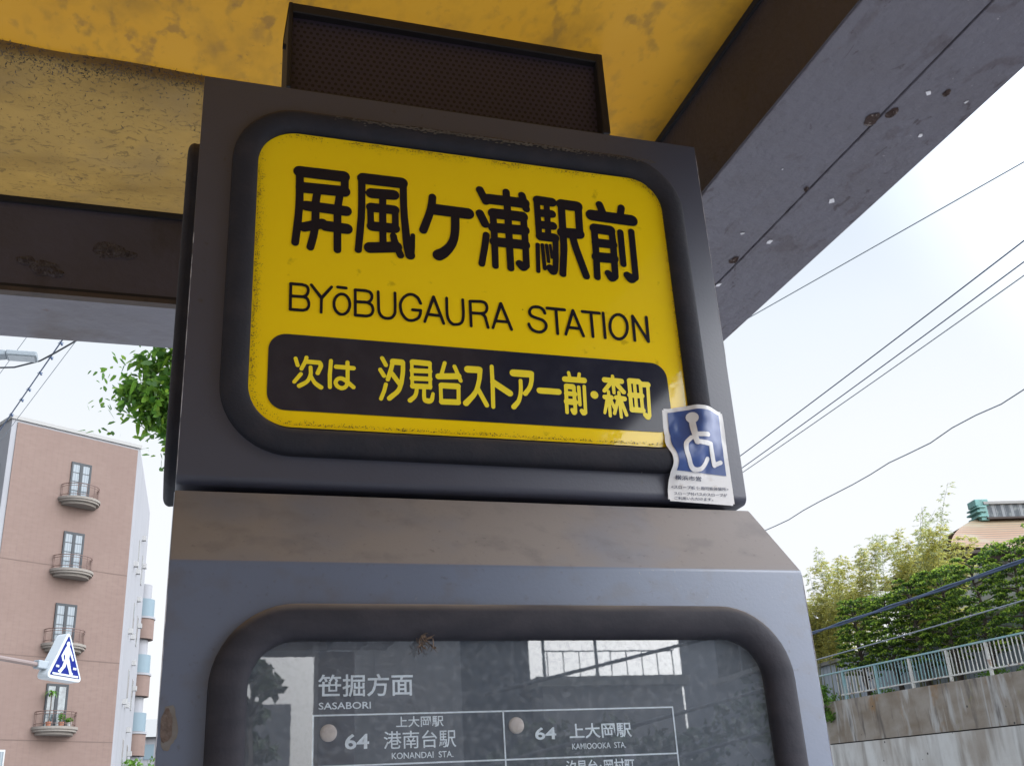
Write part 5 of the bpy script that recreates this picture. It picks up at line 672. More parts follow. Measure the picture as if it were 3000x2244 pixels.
# ---------------------------------------------------------------- foliage
def leaves(b, pts, size, rs, up=.5, shape='quad', spread=None, aspect=1.0, outward=None, tips=None):
    """small leaf-sized faces at the given points"""
    for i, p in enumerate(pts):
        n = Vector((rs.gauss(0, 1), rs.gauss(0, 1), rs.gauss(0, 1))).normalized() + Vector((0, 0, up))
        if outward is not None: n += (Vector(p) - outward).normalized() * .6
        n.normalize(); a = n.orthogonal().normalized(); a.rotate(Matrix.Rotation(rs.uniform(0, 6.283), 3, n)); c = n.cross(a)
        s = size * rs.uniform(.55, 1.3); p = Vector(p); w_ = s * aspect
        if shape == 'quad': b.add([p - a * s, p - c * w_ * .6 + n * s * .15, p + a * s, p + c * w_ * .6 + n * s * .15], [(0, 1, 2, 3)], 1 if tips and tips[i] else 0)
        elif shape == 'leaf':
            q = Vector((0, 0, -.25 * s))
            b.add([p, p + a * s * .5 + c * w_ * .42, p + a * s * 1.25 + c * w_ * .30 + q, p + a * s * 1.7 + q * 1.7, p + a * s * 1.25 - c * w_ * .30 + q, p + a * s * .5 - c * w_ * .42], [(0, 1, 2, 3, 4, 5)])
def crown_points(c, rx, ry, rz, n, rs, shell=.55):
    out_ = []
    while len(out_) < n:
        v = Vector((rs.uniform(-1, 1), rs.uniform(-1, 1), rs.uniform(-1, 1))); l = v.length
        if l > 1 or l < shell * rs.random(): continue
        out_.append(Vector((c[0] + v.x * rx, c[1] + v.y * ry, c[2] + v.z * rz)))
    return out_
def limb(b, p0, p1, r0, r1, rs, k=6, sag=.08):
    p0, p1 = Vector(p0), Vector(p1); L_ = (p1 - p0).length; pts = []
    for i in range(k + 1):
        t = i / k; q = p0.lerp(p1, t)
        if 0 < i < k: q += Vector((rs.gauss(0, sag), rs.gauss(0, sag), rs.gauss(0, sag * .6))) * L_ * .35
        pts.append(q)
    b.tube(pts, [r0 + (r1 - r0) * i / k for i in range(k + 1)], 7); return pts

# ---------------------------------------------------------------- apartment building on the left
FA = math.atan2(.512, .859)
bo = Vector((-1.645, 43.969, 0))
ab = empty('apartment_building', bo, FA, label='narrow brown tiled apartment building with curved iron balconies, left of the bus stop sign', cat='building')
Mi = (Matrix.Translation(bo) @ Matrix.Rotation(FA, 4, 'Z')).inverted()
HT = 17.38
plan = [(-5.31, 0), (0, 0), (5.1, 7.85), (4.0, 13), (-5.31, 13)]
def part_wall(x0, x1, z0, z1): pass
m_ = MB(); m_.extrude_z(plan, 0, HT)
body = m_.build('wall', 'white_wall', ab)
MB().box(-5.10, -.10, -.03, -.002, 0, HT - .12).build('tiled_facade', 'tile_wall', ab)
MB().box(-5.36, .05, -.06, .14, HT - .02, HT + .12).box(-5.36, -5.22, .14, 13, HT - .02, HT + .12).build('coping', 'coping', ab)
for z in (12.0, 8.63, 5.76):
    MB().box(-5.09, -.105, -.034, -.031, z, z + .035).build('joint_line', 'groove', ab)
WX0, WX1 = -2.84, -2.02
def balcony(zs, bot, glassm):
    # slab: stacked half-ellipses
    cx = -2.40; 
    def half(rx, ry): return [(cx - rx, -.031)] + [(cx - rx * math.cos(math.pi * i / 20), -.031 - ry * math.sin(math.pi * i / 20)) for i in range(1, 20)] + [(cx + rx, -.031)]
    b = MB()
    for rx, ry, z0, z1 in ((.83, .70, zs - .09, zs), (.79, .66, zs - .17, zs - .091), (.68, .55, zs - .27, zs - .171)): b.extrude_z(half(rx, ry), z0, z1)
    s = b.build('balcony', 'slab_concrete', ab); 
    r_ = MB(); pts = [(cx - .74 * math.cos(math.pi * i / 20), -.031 - .61 * math.sin(math.pi * i / 20)) for i in range(21)]
    for zz in (zs + .52, zs + .43, zs + .10): r_.tube([(x, y, zz) for x, y in pts], .016 if zz > zs + .5 else .011, 6)
    for i in range(0, 21): 
        if i % 3 == 1 or i in (0, 20): r_.tube([(pts[i][0], pts[i][1], zs), (pts[i][0], pts[i][1], zs + .52)], .011, 5)
    r_.build('railing', 'iron', s)
    z0, z1 = zs + .01, zs + 1.52
    f = MB(); f.box(WX0, WX0 + .07, -.075, -.032, z0, z1).box(WX1 - .07, WX1, -.075, -.032, z0, z1).box(WX0 + .071, WX1 - .071, -.074, -.032, z1 - .08, z1).box(-2.49, -2.37, -.078, -.032, z0, z1 - .081)
    if not bot:
        for k in range(1, 4): f.box(WX0 + .072, -2.491, -.066, -.05, z0 + k * .36, z0 + k * .36 + .022).box(-2.369, WX1 - .072, -.066, -.05, z0 + k * .36, z0 + k * .36 + .022)
    w_ = f.build('window', 'window_frame', ab)
    MB().box(WX0 + .0705, -2.4905, -.055, -.035, z0, z1 - .0805).box(-2.3695, WX1 - .0705, -.055, -.035, z0, z1 - .0805).build('pane', glassm, w_)
for k, zs in enumerate((14.65, 11.86, 9.12, 6.22)): balcony(zs, k == 3, 'dark_glass' if k == 3 else 'curtain_glass')
# white framed window low on the facade
f = MB().box(-4.55, -4.05, -.09, -.032, 4.2, 5.45).build('window', 'white_plastic', ab); MB().box(-4.50, -4.10, -.10, -.0905, 4.25, 5.38).build('pane', 'curtain_glass', f)
# set-back windows on the left flank
for z in (14.2, 11.4, 8.6):
    f = MB().box(-5.36, -5.312, .55, 2.6, z, z + 1.5).build('window', 'window_frame', ab); MB().box(-5.372, -5.361, .65, 2.5, z + .1, z + 1.4).build('pane', 'curtain_glass', f)
# right flank: slit windows and vent hoods
sdir = Vector((5.1, 7.85, 0)).normalized(); sn = Vector((sdir.y, -sdir.x, 0))
def flank(b, t0, t1, z0, z1, d):
    p = [sdir * t0 + sn * .002, sdir * t1 + sn * .002, sdir * t1 + sn * d, sdir * t0 + sn * d]
    b.extrude_z([(q.x, q.y) for q in p], z0, z1); return b
for z in (14.6, 11.85, 9.1, 6.35, 3.6):
    for t in (3.9, 6.6):
        f = flank(MB(), t, t + .42, z - 1.35, z - .05, .03).build('window', 'coping', ab); flank(MB(), t + .04, t + .34, z - 1.3, z - .1, .034).build('pane', 'dark_glass', f)
    for t, dz in ((3.4, -1.65), (5.4, .35), (7.3, -.45), (1.9, -1.7)):
        flank(MB(), t, t + .24, z + dz, z + dz + .2, .17).build('vent_hood', 'white_plastic', ab)
# curved balconies at the far end of the right flank
for z in (12.4, 9.75, 7.1, 4.45):
    c = Mi @ Vector((-1.32, 54.6, 0)); n = 16
    def disc(r, a0=0): return [(c.x + r * math.cos(2 * math.pi * i / n), c.y + r * math.sin(2 * math.pi * i / n)) for i in range(n)]
    s = MB().extrude_z(disc(.62), z - .95, z).build('balcony', 'tile_wall', ab, auto=40)
    MB().extrude_z(disc(.66), z + .001, z + .10).build('ledge', 'white_wall', s, auto=40)
    MB().extrude_z(disc(.58), z + .12, z + .95).build('glass_screen', 'balcony_glass', s, auto=40)
    MB().extrude_z(disc(.40), z + .951, z + 1.68).build('recess_wall', 'white_wall', s, auto=40)
# plants on the lowest balcony
def loc_f(x, y, z): q = bo + Matrix.Rotation(FA, 3, 'Z') @ Vector((x, y, z)); return q
def pot(b, r, h): b.tube([(0, 0, 0), (0, 0, h * .9), (0, 0, h)], [r * .75, r, r * 1.08], 10)
def potted(name, x, y, label, h, kind, rs):
    p = loc_f(x, y, 6.221); root = empty(name, p, 0, label=label, cat='potted plant')
    b = MB(); pot(b, .10, .17); b.build('pot', 'pot_clay' if kind != 'white' else 'white_plastic', root)
    b = MB()
    if kind == 'palm':
        b.tube([(0, 0, .15), (.02, 0, h * .6), (0, .02, h)], .018, 6); b.build('stem', 'bark', root); b = MB()
        for i in range(15):
            a = rs.uniform(0, 6.28); e_ = rs.uniform(.2, 1.2); L_ = rs.uniform(.28, .42); pts = []
            for k in range(6):
                t = k / 5; pts.append(Vector((math.cos(a) * L_ * t * math.cos(e_ * .6), math.sin(a) * L_ * t * math.cos(e_ * .6), h + L_ * (math.sin(e_) * t - 1.1 * t * t))))
            sd_ = Vector((-math.sin(a), math.cos(a), 0)); wd_ = [.012, .028, .032, .026, .015, .003]; vs = []
            for q, w__ in zip(pts, wd_): vs += [q - sd_ * w__, q + sd_ * w__]
            b.add(vs, [(2 * k, 2 * k + 1, 2 * k + 3, 2 * k + 2) for k in range(5)])
    else: leaves(b, crown_points((0, 0, .17 + h / 2), .13, .13, h / 2, 150, rs, .2), .035, rs, .4)
    b.build('foliage', 'bush_leaf', root)
potted('potted_palm', -2.75, -.30, 'spiky potted palm standing by the window of the lowest curved balcony', 1.18, 'palm', random.Random(3))
potted('potted_shrub', -2.32, -.38, 'bushy green plant in a clay pot on the lowest curved balcony', .34, 'bush', random.Random(4))
potted('potted_shrub', -2.0, -.30, 'small plant in a white pot at the right end of the lowest curved balcony', .16, 'white', random.Random(5))

# ---------------------------------------------------------------- pedestrian crossing sign on an arm
A54 = R(54)
cs = empty('pedestrian_crossing_sign', (-1.90, 22.0, CZ + 3.25), A54, label='lit-box pedestrian crossing sign, blue triangle with walking figure, on a brown arm', cat='road sign')
# local: x along the face, y depth (front at y<0)
def tri(w_, h_, r_, z0=0, k=5):
    P = [Vector((-w_ / 2, z0)), Vector((w_ / 2, z0)), Vector((.0, z0 + h_))]; out_ = []
    for i in range(3):
        p, a, b = P[i], P[i - 1], P[(i + 1) % 3]; u1 = (a - p).normalized(); u2 = (b - p).normalized()
        for j in range(k + 1):
            t = j / k; out_.append(tuple((p + u1 * r_ * (1 - t) ** 2 + u2 * r_ * t ** 2)))
    return out_
MB().extrude_y(tri(.98, .93, .14, -.03), -.12, .12).build('light_box', 'sign_white', cs, bevel=.012)
MB().extrude_y(tri(.80, .76, .03, .035), -.128, -.1215).build('blue_face', 'sign_blue', cs)
cf = lambda c: Vector((c.x, -.131, c.y))
def stroke(pts, w0, w1=None):
    w1 = w1 or w0; p, q = Vector(pts[0]), Vector(pts[1]); d = (q - p).normalized(); n = Vector((-d.y, d.x)); k = 6
    return [tuple(p + n * w0 * math.sin(math.pi * (i / k - .5)) - d * w0 * math.cos(math.pi * (i / k - .5))) for i in range(k, -1, -1)][::-1][::1] + [tuple(q + n * w1 * math.sin(math.pi * (.5 - i / k)) + d * w1 * math.cos(math.pi * (.5 - i / k))) for i in range(k + 1)]
fig = [([(0.0, .635), (0.0, .636)], .048), ([(0, .53), (.0, .36)], .075, .055), ([(-.045, .54), (-.13, .40)], .028), ([(-.13, .40), (-.10, .33)], .024), ([(.045, .54), (.125, .42)], .028), ([(.125, .42), (.16, .36)], .024),
       ([(-.02, .34), (-.065, .22)], .042), ([(-.065, .22), (-.15, .12)], .034), ([(.025, .34), (.075, .22)], .042), ([(.075, .22), (.13, .11)], .034), ([(.13, .105), (.17, .10)], .024), ([(-.15, .115), (-.185, .12)], .022)]
pf = None
for i, f_ in enumerate(fig):
    o = flat_shape('figure_tmp', [stroke(f_[0], f_[1], f_[2] if len(f_) > 2 else None)], 'sign_white', None, lambda c, i=i: Vector((c.x, -.1305 - i * .0004, c.y)))
    if pf is None: pf = bmesh.new()
    pf.from_mesh(o.data); bpy.data.objects.remove(o)
me = bpy.data.meshes.new('walking_figure'); pf.to_mesh(me); pf.free(); me.materials.append(MATS['sign_white']); o = bpy.data.objects.new('walking_figure', me); col.objects.link(o); o.parent = cs
MB().box(-.345, .345, -.1345, -.1285, .045, .082).box(-.27, -.19, -.1345, -.1285, .185, .225).box(.19, .28, -.1345, -.1285, .185, .225).build('crosswalk_stripes', 'sign_white', cs)
ax = -.37
b = MB().tube([(ax, .02, .20), (-6.5, .02, .20)], .045, 10); b.build('arm', 'sign_pole', cs)
MB().box(-.62, -.36, -.05, .09, .13, .28).build('bracket', 'lamp_grey', cs, bevel=.02)
MB().tube([(-6.5, .02, -4.85), (-6.5, .02, .6)], .09, 12).build('pole', 'sign_pole', cs)

# ---------------------------------------------------------------- street lamp, upper left
sl_ = empty('street_lamp', (-4.6, 14.1, 0), label='grey street lamp with a long flat head below the shelter beam', cat='street lamp')
zl = CZ + 6.285
MB().box(-2.30 + 4.6, -1.923 + 4.6, -.10, .12, zl - .035, zl + .035).build('lamp_head', 'lamp_grey', sl_, bevel=.012)
MB().box(-2.27 + 4.6, -1.95 + 4.6, -.08, .10, zl - .041, zl - .0352).build('lens', 'sign_white', sl_)
MB().extrude_y([(-3.2 + 4.6, zl + .06), (-2.301 + 4.6, zl + .035), (-2.301 + 4.6, zl - .03), (-2.42 + 4.6, zl - .05), (-2.7 + 4.6, zl - .16), (-3.2 + 4.6, zl - .2)], -.08, .10).build('lamp_neck', 'lamp_grey', sl_, bevel=.01)
MB().tube([(-3.15 + 4.6, 0, zl - .06), (-4.0 + 4.6, 0, zl - .10), (0, 0, zl - .25)], [.05, .05, .06], 10).build('arm', 'lamp_grey', sl_)
MB().tube([(0, 0, -.15), (0, 0, zl + .1)], [.11, .07], 12).build('pole', 'lamp_grey', sl_)

# ---------------------------------------------------------------- leafy tree behind the sign, left side showing
rs = random.Random(21)
tr = empty('leafy_tree', (1.72, 11.3, .0), label='bright green leafy street tree showing past the left edge of the sign', cat='tree')
b = MB(); top = [limb(b, (0, 0, -.15), (.1, 0, 3.6), .15, .10, rs)]
cl = []
for i in range(46):
    a = rs.uniform(0, 6.28); rr_ = rs.uniform(.3, 1.95); cz_ = rs.uniform(5.2, 8.6) ; cl.append(Vector((rr_ * math.cos(a), rr_ * math.sin(a), cz_)))
cl += [Vector(p) for p in ((-2.02, -.2, 5.95), (-1.85, -.25, 6.35), (-2.22, -.2, 6.22), (-1.72, -.3, 5.72), (-1.78, -.2, 6.75), (-2.05, -.1, 6.60), (-1.66, -.2, 5.45), (-1.45, -.2, 5.6), (-1.6, -.3, 6.1), (-1.95, -.3, 6.1), (-1.55, -.3, 6.55))]
for i, c in enumerate(cl):
    if i % 2 == 0 or i > 45: limb(b, (.1 * rs.random(), 0, rs.uniform(3.2, 4.6)), c, .035, .008, rs, 6, .12)
b.build('trunk', 'bark', tr, smooth=True)
b = MB()
for i, c in enumerate(cl):
    near = i > 45
    rr_ = .20 if near else rs.uniform(.35, .55)
    leaves(b, crown_points(c, rr_, rr_, rr_ * .8, 170 if near else 150, rs, .2), .074, rs, .25, 'leaf', aspect=.9)
for i in range(26):   # outer twigs
    p = Vector((-1.95 + rs.uniform(-.45, .25), -.2 + rs.uniform(-.2, .2), rs.uniform(5.7, 6.75))); d = Vector((-.8, rs.uniform(-.4, .4), rs.uniform(-.5, .6))).normalized()
    leaves(b, [p + d * .07 * k for k in range(6)], .055, rs, .2, 'leaf', aspect=.75)
b.build('crown', 'leaf_green', tr)

# ---------------------------------------------------------------- overhead cables
def cable(p0, p1, r, m, label, sag=.0, ext0=0, ext1=0, strands=1, wob=0, group=None, gap=.03):
    p0, p1 = Vector(p0), Vector(p1); d = p1 - p0; a, c = p0 - d * ext0, p1 + d * ext1; n = 26; b = MB()
    for s_ in range(strands):
        pts = []
        for i in range(n + 1):
            t = i / n; q = a.lerp(c, t); q.z -= sag * 4 * t * (1 - t); q.z += gap * s_
            if wob: q.z += wob * math.sin(i * 1.7) + wob * .6 * math.sin(i * 4.1)
            if strands > 1: q += Vector((.012 * math.sin(i * 2.1 + s_ * 3), 0, .012 * math.cos(i * 2.3 + s_ * 3)))
            pts.append(q - a)
        b.tube(pts, r, 6)
    o = b.build('overhead_cable', m, None); o.location = a
    tag(o, label, 'cable', group or 'cables strung over the street'); return o
Zs = lambda P, k: (P[0] * k, P[1] * k, P[2] * k + CZ)
def seg(P, Q, k): return Zs(P, k), Zs(Q, k)
a, c = seg((6.9308, 10.4196, 6), (7.9325, 6.9552, 6), 1.4); cable(a, c, .010, 'cable_grey', 'thin lone cable crossing the sky nearest the shelter beam', .0, .6, .8)
a, c = seg((10, 16.59, 6.431), (10, 9.09, 6.630), 1.3); cable(a, c, .013, 'cable_blue', 'highest of the three close cables right of the sign', .08, .8, .3)
a, c = seg((10, 16.66, 6.192), (10, 9.18, 6.373), 1.3); cable(a, c, .012, 'cable_blue', 'middle one of the three close cables right of the sign', .08, .8, .3)
a, c = seg((10, 16.65, 6.106), (10, 9.236, 6.2075), 1.3); cable(a, c, .011, 'cable_grey', 'lowest of the three close cables right of the sign', .08, .8, .3)
a, c = seg((10, 16.22, 4.82), (10, 9.71, 4.83), 1.2); cable(a, c, .011, 'cable_grey', 'slack wavy cable alone in the pale sky above the bamboo', .04, .6, .3, wob=.02)
a, c = seg((10, 15.22, 2.853), (10, 10.40, 2.827), 1.5); cable(a, c, .021, 'cable_blue', 'thick dark double cable crossing in front of the evergreen trees', .06, .9, .4, strands=2, gap=.032)
a, c = seg((10, 15.24, 2.439), (10, 10.56, 2.378), 1.5); cable(a, c, .014, 'cable_grey', 'thin grey cable in front of the evergreens just above the guard rail', .06, .9, .4)
a, c = seg((-1.5154, 12.937, 6), (-2.5865, 16.21, 6), 1.25)
o = cable(a, c, .011, 'cable_blue', 'dark cable with small hangers left of the sign', .0, 1.2, .6)
b = MB(); A_, C_ = Vector(a), Vector(c)
for t in (.02, .16, .32, .50, .62, .80): q = A_.lerp(C_, t) - Vector(o.location); b.tube([q + Vector((0, 0, .03)), q + Vector((.035, 0, -.03))], .018, 5); b.tube([q + Vector((-.03, 0, .0)), q + Vector((.05, 0, .01))], .007, 5)
b.build('hanger', 'cable_blue', o)
a, c = seg((-1.4105, 13.089, 6), (-2.2913, 15.678, 6), 1.4); cable(a, c, .006, 'cable_grey', 'very thin cable beside the one with hangers', 0, 1.2, .7)
a, c = seg((-1.655, 12.2, 6), (-2.3425, 14.0751, 6), 1.6); cable(a, c, .006, 'cable_grey', 'faint cable passing behind the street lamp head', 0, 1.2, .9)
pts = [Vector(Zs(p, 1.1)) for p in ((-.9, 12.2, 6), (-1.3776, 12.9417, 6), (-1.6081, 13.2886, 6), (-1.8124, 13.5776, 6), (-2.1457, 13.8418, 6), (-2.3206, 13.8835, 6), (-3.4, 13.9, 6.15))]
o = MB().tube([p - pts[0] for p in pts], .013, 7).build('overhead_cable', 'cable_black', None, smooth=True); o.location = pts[0]; tag(o, 'black cable curving down to the left under the street lamp', 'cable', 'cables strung over the street')

# ---------------------------------------------------------------- distant things low on the left
fb = empty('distant_building', (-.2, 92, -.15), label='pale distant building with windows low between the apartments and the sign', cat='building'); 
MB().box(-2.2, 3.0, -2, 6, 0, 10.6).build('wall', 'white_wall', fb)
MB().add([(-2.5, -2.4, 10.61), (3.3, -2.4, 10.61), (3.3, 6.3, 10.61), (-2.5, 6.3, 10.61), (-1.6, 2, 12.4), (2.4, 2, 12.4)], [(0, 1, 5, 4), (1, 2, 5), (2, 3, 4, 5), (3, 0, 4), (3, 2, 1, 0)]).build('roof', 'coping', fb)
for zz in (9.0, 7.2, 5.4):
    for xx in (-1.9, -1.0, -.1, .8): f = MB().box(xx, xx + .7, -2.05, -2.005, zz, zz + 1.1).build('window', 'balcony_glass', fb)
rs = random.Random(5)
sb = empty('roadside_tree', (-.55, 50, -.15), label='bright green roadside tree at the foot of the brown apartments', cat='tree')
b = MB(); limb(b, (0, 0, 0), (0, 0, 3.5), .16, .09, rs)
for i in range(7): limb(b, (0, 0, 3 + rs.random()), (rs.uniform(-1, 1), rs.uniform(-1, 1), rs.uniform(4, 5.4)), .05, .012, rs)
b.build('trunk', 'bark', sb)
b = MB()
for i in range(34): c = Vector((rs.uniform(-1.1, 1.3), rs.uniform(-1.1, 1.1), rs.uniform(3.2, 5.75))); leaves(b, crown_points(c, .42, .42, .34, 90, rs, .3), .085, rs, .5)
b.build('crown', 'bush_leaf', sb)

# ---------------------------------------------------------------- retaining wall, fence, terrain behind
WXr = 24.0; Y0, Y1 = 16.0, 38.5
wt = lambda y: CZ + 3.748 + .038 * (y - 26.02)
jt = lambda y: CZ + 2.257 + .0369 * (y - 26.53)
def slab(b, x0, x1, za, zb_, ya=Y0, yb=Y1, n=1):
    return b.add([(x0, ya, za(ya)), (x1, ya, za(ya)), (x1, yb, za(yb)), (x0, yb, za(yb)), (x0, ya, zb_(ya)), (x1, ya, zb_(ya)), (x1, yb, zb_(yb)), (x0, yb, zb_(yb))], [(0, 3, 2, 1), (4, 5, 6, 7), (0, 1, 5, 4), (1, 2, 6, 5), (2, 3, 7, 6), (3, 0, 4, 7)])
rw = empty('retaining_wall', (24, 26, 0), label='tall stained concrete retaining wall with a horizontal joint', cat='wall'); ro = (24, 26, 0)
slab(MB(), WXr, WXr + .5, lambda y: -.15, jt).build('lower_lift', 'retaining_concrete', rw, off=ro)
slab(MB(), WXr - .01, WXr + .45, lambda y: jt(y) + .04, wt).build('upper_lift', 'stained_concrete', rw, off=ro)
slab(MB(), WXr + .03, WXr + .4, jt, lambda y: jt(y) + .04).build('joint', 'black_gap', rw, off=ro)
tv = [(WXr + .4, Y0, wt(Y0) - .12), (WXr + .4, 60, wt(60) - .12), (70, 60, 8.5), (70, Y0, 6.5)]
g = MB().add(tv, [(0, 3, 2, 1)]).build('embankment', 'earth'); tag(g, kind='structure')
fn = empty('guard_rail', (24.2, 26, wt(26)), label='weathered aqua metal guard rail on top of the retaining wall', cat='fence'); fo = (24.2, 26, wt(26))
FX = 24.18; rl = lambda y: CZ + 4.82 + .0345 * (y - 25.65); rb = lambda y: CZ + 3.985 + .0355 * (y - 25.94)
slab(MB(), FX - .035, FX + .035, lambda y: rl(y) - .06, rl, 18, 36.9).build('top_rail', 'rail_aqua', fn, off=fo, bevel=.015)
slab(MB(), FX - .028, FX + .028, lambda y: rb(y) - .05, rb, 18, 35.6).build('bottom_rail', 'rail_rusty', fn, off=fo, bevel=.01)
posts = [35.28, 33.27, 31.35, 29.40, 27.55, 25.65, 23.7, 21.8, 19.9]
for y in posts:
    MB().box(FX - .045, FX + .045, y - .045, y + .045, wt(y) - .02, rl(y) - .061).build('post', 'rail_rusty' if y < 32 else 'rail_aqua', fn, off=fo, bevel=.01)
ends = [35.9] + posts
for i in range(len(ends) - 1):
    b = MB(); ya, yb = ends[i + 1], ends[i]; n = max(2, round((yb - ya) / .185))
    for k in range(1, n):
        y = ya + (yb - ya) * k / n; b.box(FX - .014, FX + .014, y - .014, y + .014, rb(y) + .001, rl(y) - .061)
    b.build('baluster_bay', 'rail_aqua' if i in (2, 3) else 'rail_rusty', fn, off=fo)

# shed and house behind the fence
sd_ = empty('corrugated_shed', (28.5, 32, wt(32) - .2), label='pale blue corrugated shed standing behind the guard rail', cat='shed'); fo2 = (28.5, 32, wt(32) - .2)
MB().box(27.2, 30, 26.0, 41.5, 5.2, 7.75).build('wall', 'shed_wall', sd_, off=fo2)
MB().box(27.0, 30.2, 25.8, 41.7, 7.76, 7.9).build('roof', 'coping', sd_, off=fo2)
hs = empty('white_house', (31, 33, 6), label='white walled house half hidden behind the evergreens', cat='house'); ho = (31, 33, 6)
MB().box(30.5, 36, 27, 34.6, 5.6, 9.9).build('wall', 'plaster', hs, off=ho)
MB().box(30.2, 36.3, 26.6, 35, 9.91, 10.15).build('roof', 'ridge_tile', hs, off=ho)

# temple roof
tu = Vector((.98, -.2, 0)).normalized(); tn = Vector((-.2, -.98, 0)).normalized(); tp = Vector((40.264, 44.0, 0))
tm = empty('temple', (44, 44, 7), label='temple hall with a curved orange copper roof and a green ridge ornament', cat='temple'); to = (44, 44, 7)
LN = 14
def tpt(u, d, z): q = tp + tu * u + tn * d; return (q.x, q.y, z)
vs = []; nv, nu = 20, 30
for j in range(nv + 1):
    v = j / nv; ul = -4.55 * v ** .62; z = 15.72 - 2.72 * (v ** .86) ; 
    for i in range(nu + 1):
        t = i / nu; u = ul + (LN - ul) * t; lift = .28 * max(0, 1 - t * 9) ** 2 * v
        vs.append(tpt(u, 4.5 * v, z + lift))
fs = [(j * (nu + 1) + i, (j + 1) * (nu + 1) + i, (j + 1) * (nu + 1) + i + 1, j * (nu + 1) + i + 1) for j in range(nv) for i in range(nu)]
m_ = MB(); m_.add([(x, y, z) for x, y, z in vs], fs)
vs2 = []
for j in range(nv + 1):
    v = j / nv; ul = -4.55 * v ** .62; z = 15.72 - 2.72 * (v ** .86)
    for i in range(nu + 1):
        t = i / nu; u = ul + (LN - ul) * t; vs2.append(tpt(u, -4.5 * v, z))
m_.add(vs2, [f[::-1] for f in fs])
r_ = m_.build('roof', 'copper_roof', tm, smooth=True); r_.location = -Vector(to)
m_ = MB(); b = MB()
def tbox(b, u0, u1, d0, d1, z0, z1):
    P = [tpt(u0, d0, 0), tpt(u1, d0, 0), tpt(u1, d1, 0), tpt(u0, d1, 0)]; return b.extrude_z([(p[0], p[1]) for p in P][::-1], z0, z1)
tbox(b, 0.1, LN, -.35, .35, 15.6, 16.32); b.build('ridge', 'ridge_tile', tm, off=to)
b = MB(); tbox(b, 0.0, LN, -.45, .45, 16.33, 16.47); b.build('ridge_cap', 'coping', tm, off=to)
b = MB(); tbox(b, -.05, LN, -.55, .57, 15.50, 15.60); b.build('ridge_base', 'eave_wood', tm, off=to)
b = MB(); tbox(b, -.34, .098, -.5, .5, 15.45, 16.25); tbox(b, -.50, .0, -.56, .56, 15.62, 15.72); tbox(b, -.54, .0, -.58, .58, 15.88, 15.98); tbox(b, -.50, .0, -.56, .56, 16.12, 16.2)
n = 12; b.extrude_z([(p[0], p[1]) for p in (tpt(-.45, .4, 0), tpt(.3, .4, 0), tpt(.3, -.4, 0), tpt(-.45, -.4, 0))], 16.26, 16.62)
b.build('ridge_ornament', 'verdigris', tm, off=to, bevel=.05)
b = MB()
tbox(b, -4.45, LN, 4.0, 4.46, 12.80, 12.96); tbox(b, -4.2, LN, 3.2, 3.99, 12.62, 12.8); b.build('eave', 'eave_wood', tm, off=to)
b = MB(); tbox(b, -2.4, LN, -3, 3, 6.2, 12.9); b.build('wall', 'plaster', tm, off=to)

# ---------------------------------------------------------------- evergreens on the embankment, each its own tree
hed = [(36.1, 9.75, 1.05), (34.2, 9.50, 1.15), (32.5, 9.78, 1.1), (30.9, 9.75, 1.1), (29.2, 9.72, 1.15), (27.4, 9.75, 1.15), (25.6, 9.98, 1.2), (23.8, 10.0, 1.2)]
hl = ['clipped dark evergreen at the end of the row beside the sign edge', 'second evergreen from the sign, under the pale bamboo', 'third evergreen from the sign, rising above the ones before it', 'fourth evergreen from the sign, with a gap of pale wall beneath', 'evergreen standing below the left corner of the copper roof', 'evergreen in front of the copper roof with pale wall showing through', 'evergreen right of the copper roof corner at the photo edge', 'evergreen partly cut off by the right photo edge']
for k, (y, ztop, rr_) in enumerate(hed):
    rs = random.Random(100 + k); x = 25.75; z0 = wt(y) - .15
    root = empty('evergreen_tree', (x, y, z0), label=hl[k], cat='tree', group='evergreen trees above the retaining wall')
    b = MB(); H = ztop - z0; limb(b, (0, 0, 0), (rs.uniform(-.1, .1), rs.uniform(-.1, .1), H * .9), .11, .03, rs, 8, .03)
    pads = []
    for i in range(66):
        zc = 1.12 + (H - 1.3) * ((i + rs.random()) / 66); prof = (.75 + .4 * math.sin(min(1, zc / H * 1.1) * math.pi)) * rr_ * (1.0 if zc < H * .9 else .75)
        a = i * 2.399 + rs.uniform(-.4, .4); d = prof * rs.uniform(.5, 1.0); c = Vector((d * math.cos(a) * .75, d * math.sin(a) * 1.0, zc)); pads.append(c)
        if i % 2 == 0: limb(b, (0, 0, max(.3, zc - .25)), c, .028, .008, rs, 4, .1)
    b.build('trunk', 'bark', root, smooth=True)
    b = MB()
    for c in pads:
        pr_ = rs.uniform(.20, .38); pts = []; tips = []
        for q in range(rs.randrange(80, 120)):
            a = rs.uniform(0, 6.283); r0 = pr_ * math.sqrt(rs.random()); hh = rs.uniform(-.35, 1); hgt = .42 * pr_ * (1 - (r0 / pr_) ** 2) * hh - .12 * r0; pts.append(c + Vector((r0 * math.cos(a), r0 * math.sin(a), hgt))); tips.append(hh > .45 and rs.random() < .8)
        leaves(b, pts, .062, rs, .9, 'quad', aspect=.9, tips=tips)  # upper leaves of each tuft take the painted highlight colour
    b.build('crown', ['hedge_leaf', 'hedge_highlight'], root)
rs = random.Random(44)
bs = empty('overhanging_bush', (24.0, 36.3, wt(36) - .1), label='bright green bush hanging over the end of the retaining wall', cat='bush')
b = MB()
for i in range(30): limb(b, (.5, .2, -.1), (rs.uniform(-.5, .3), rs.uniform(-.5, .6), rs.uniform(-.45, .7)), .012, .004, rs, 4)
b.build('stem', 'bark', bs)
b = MB()
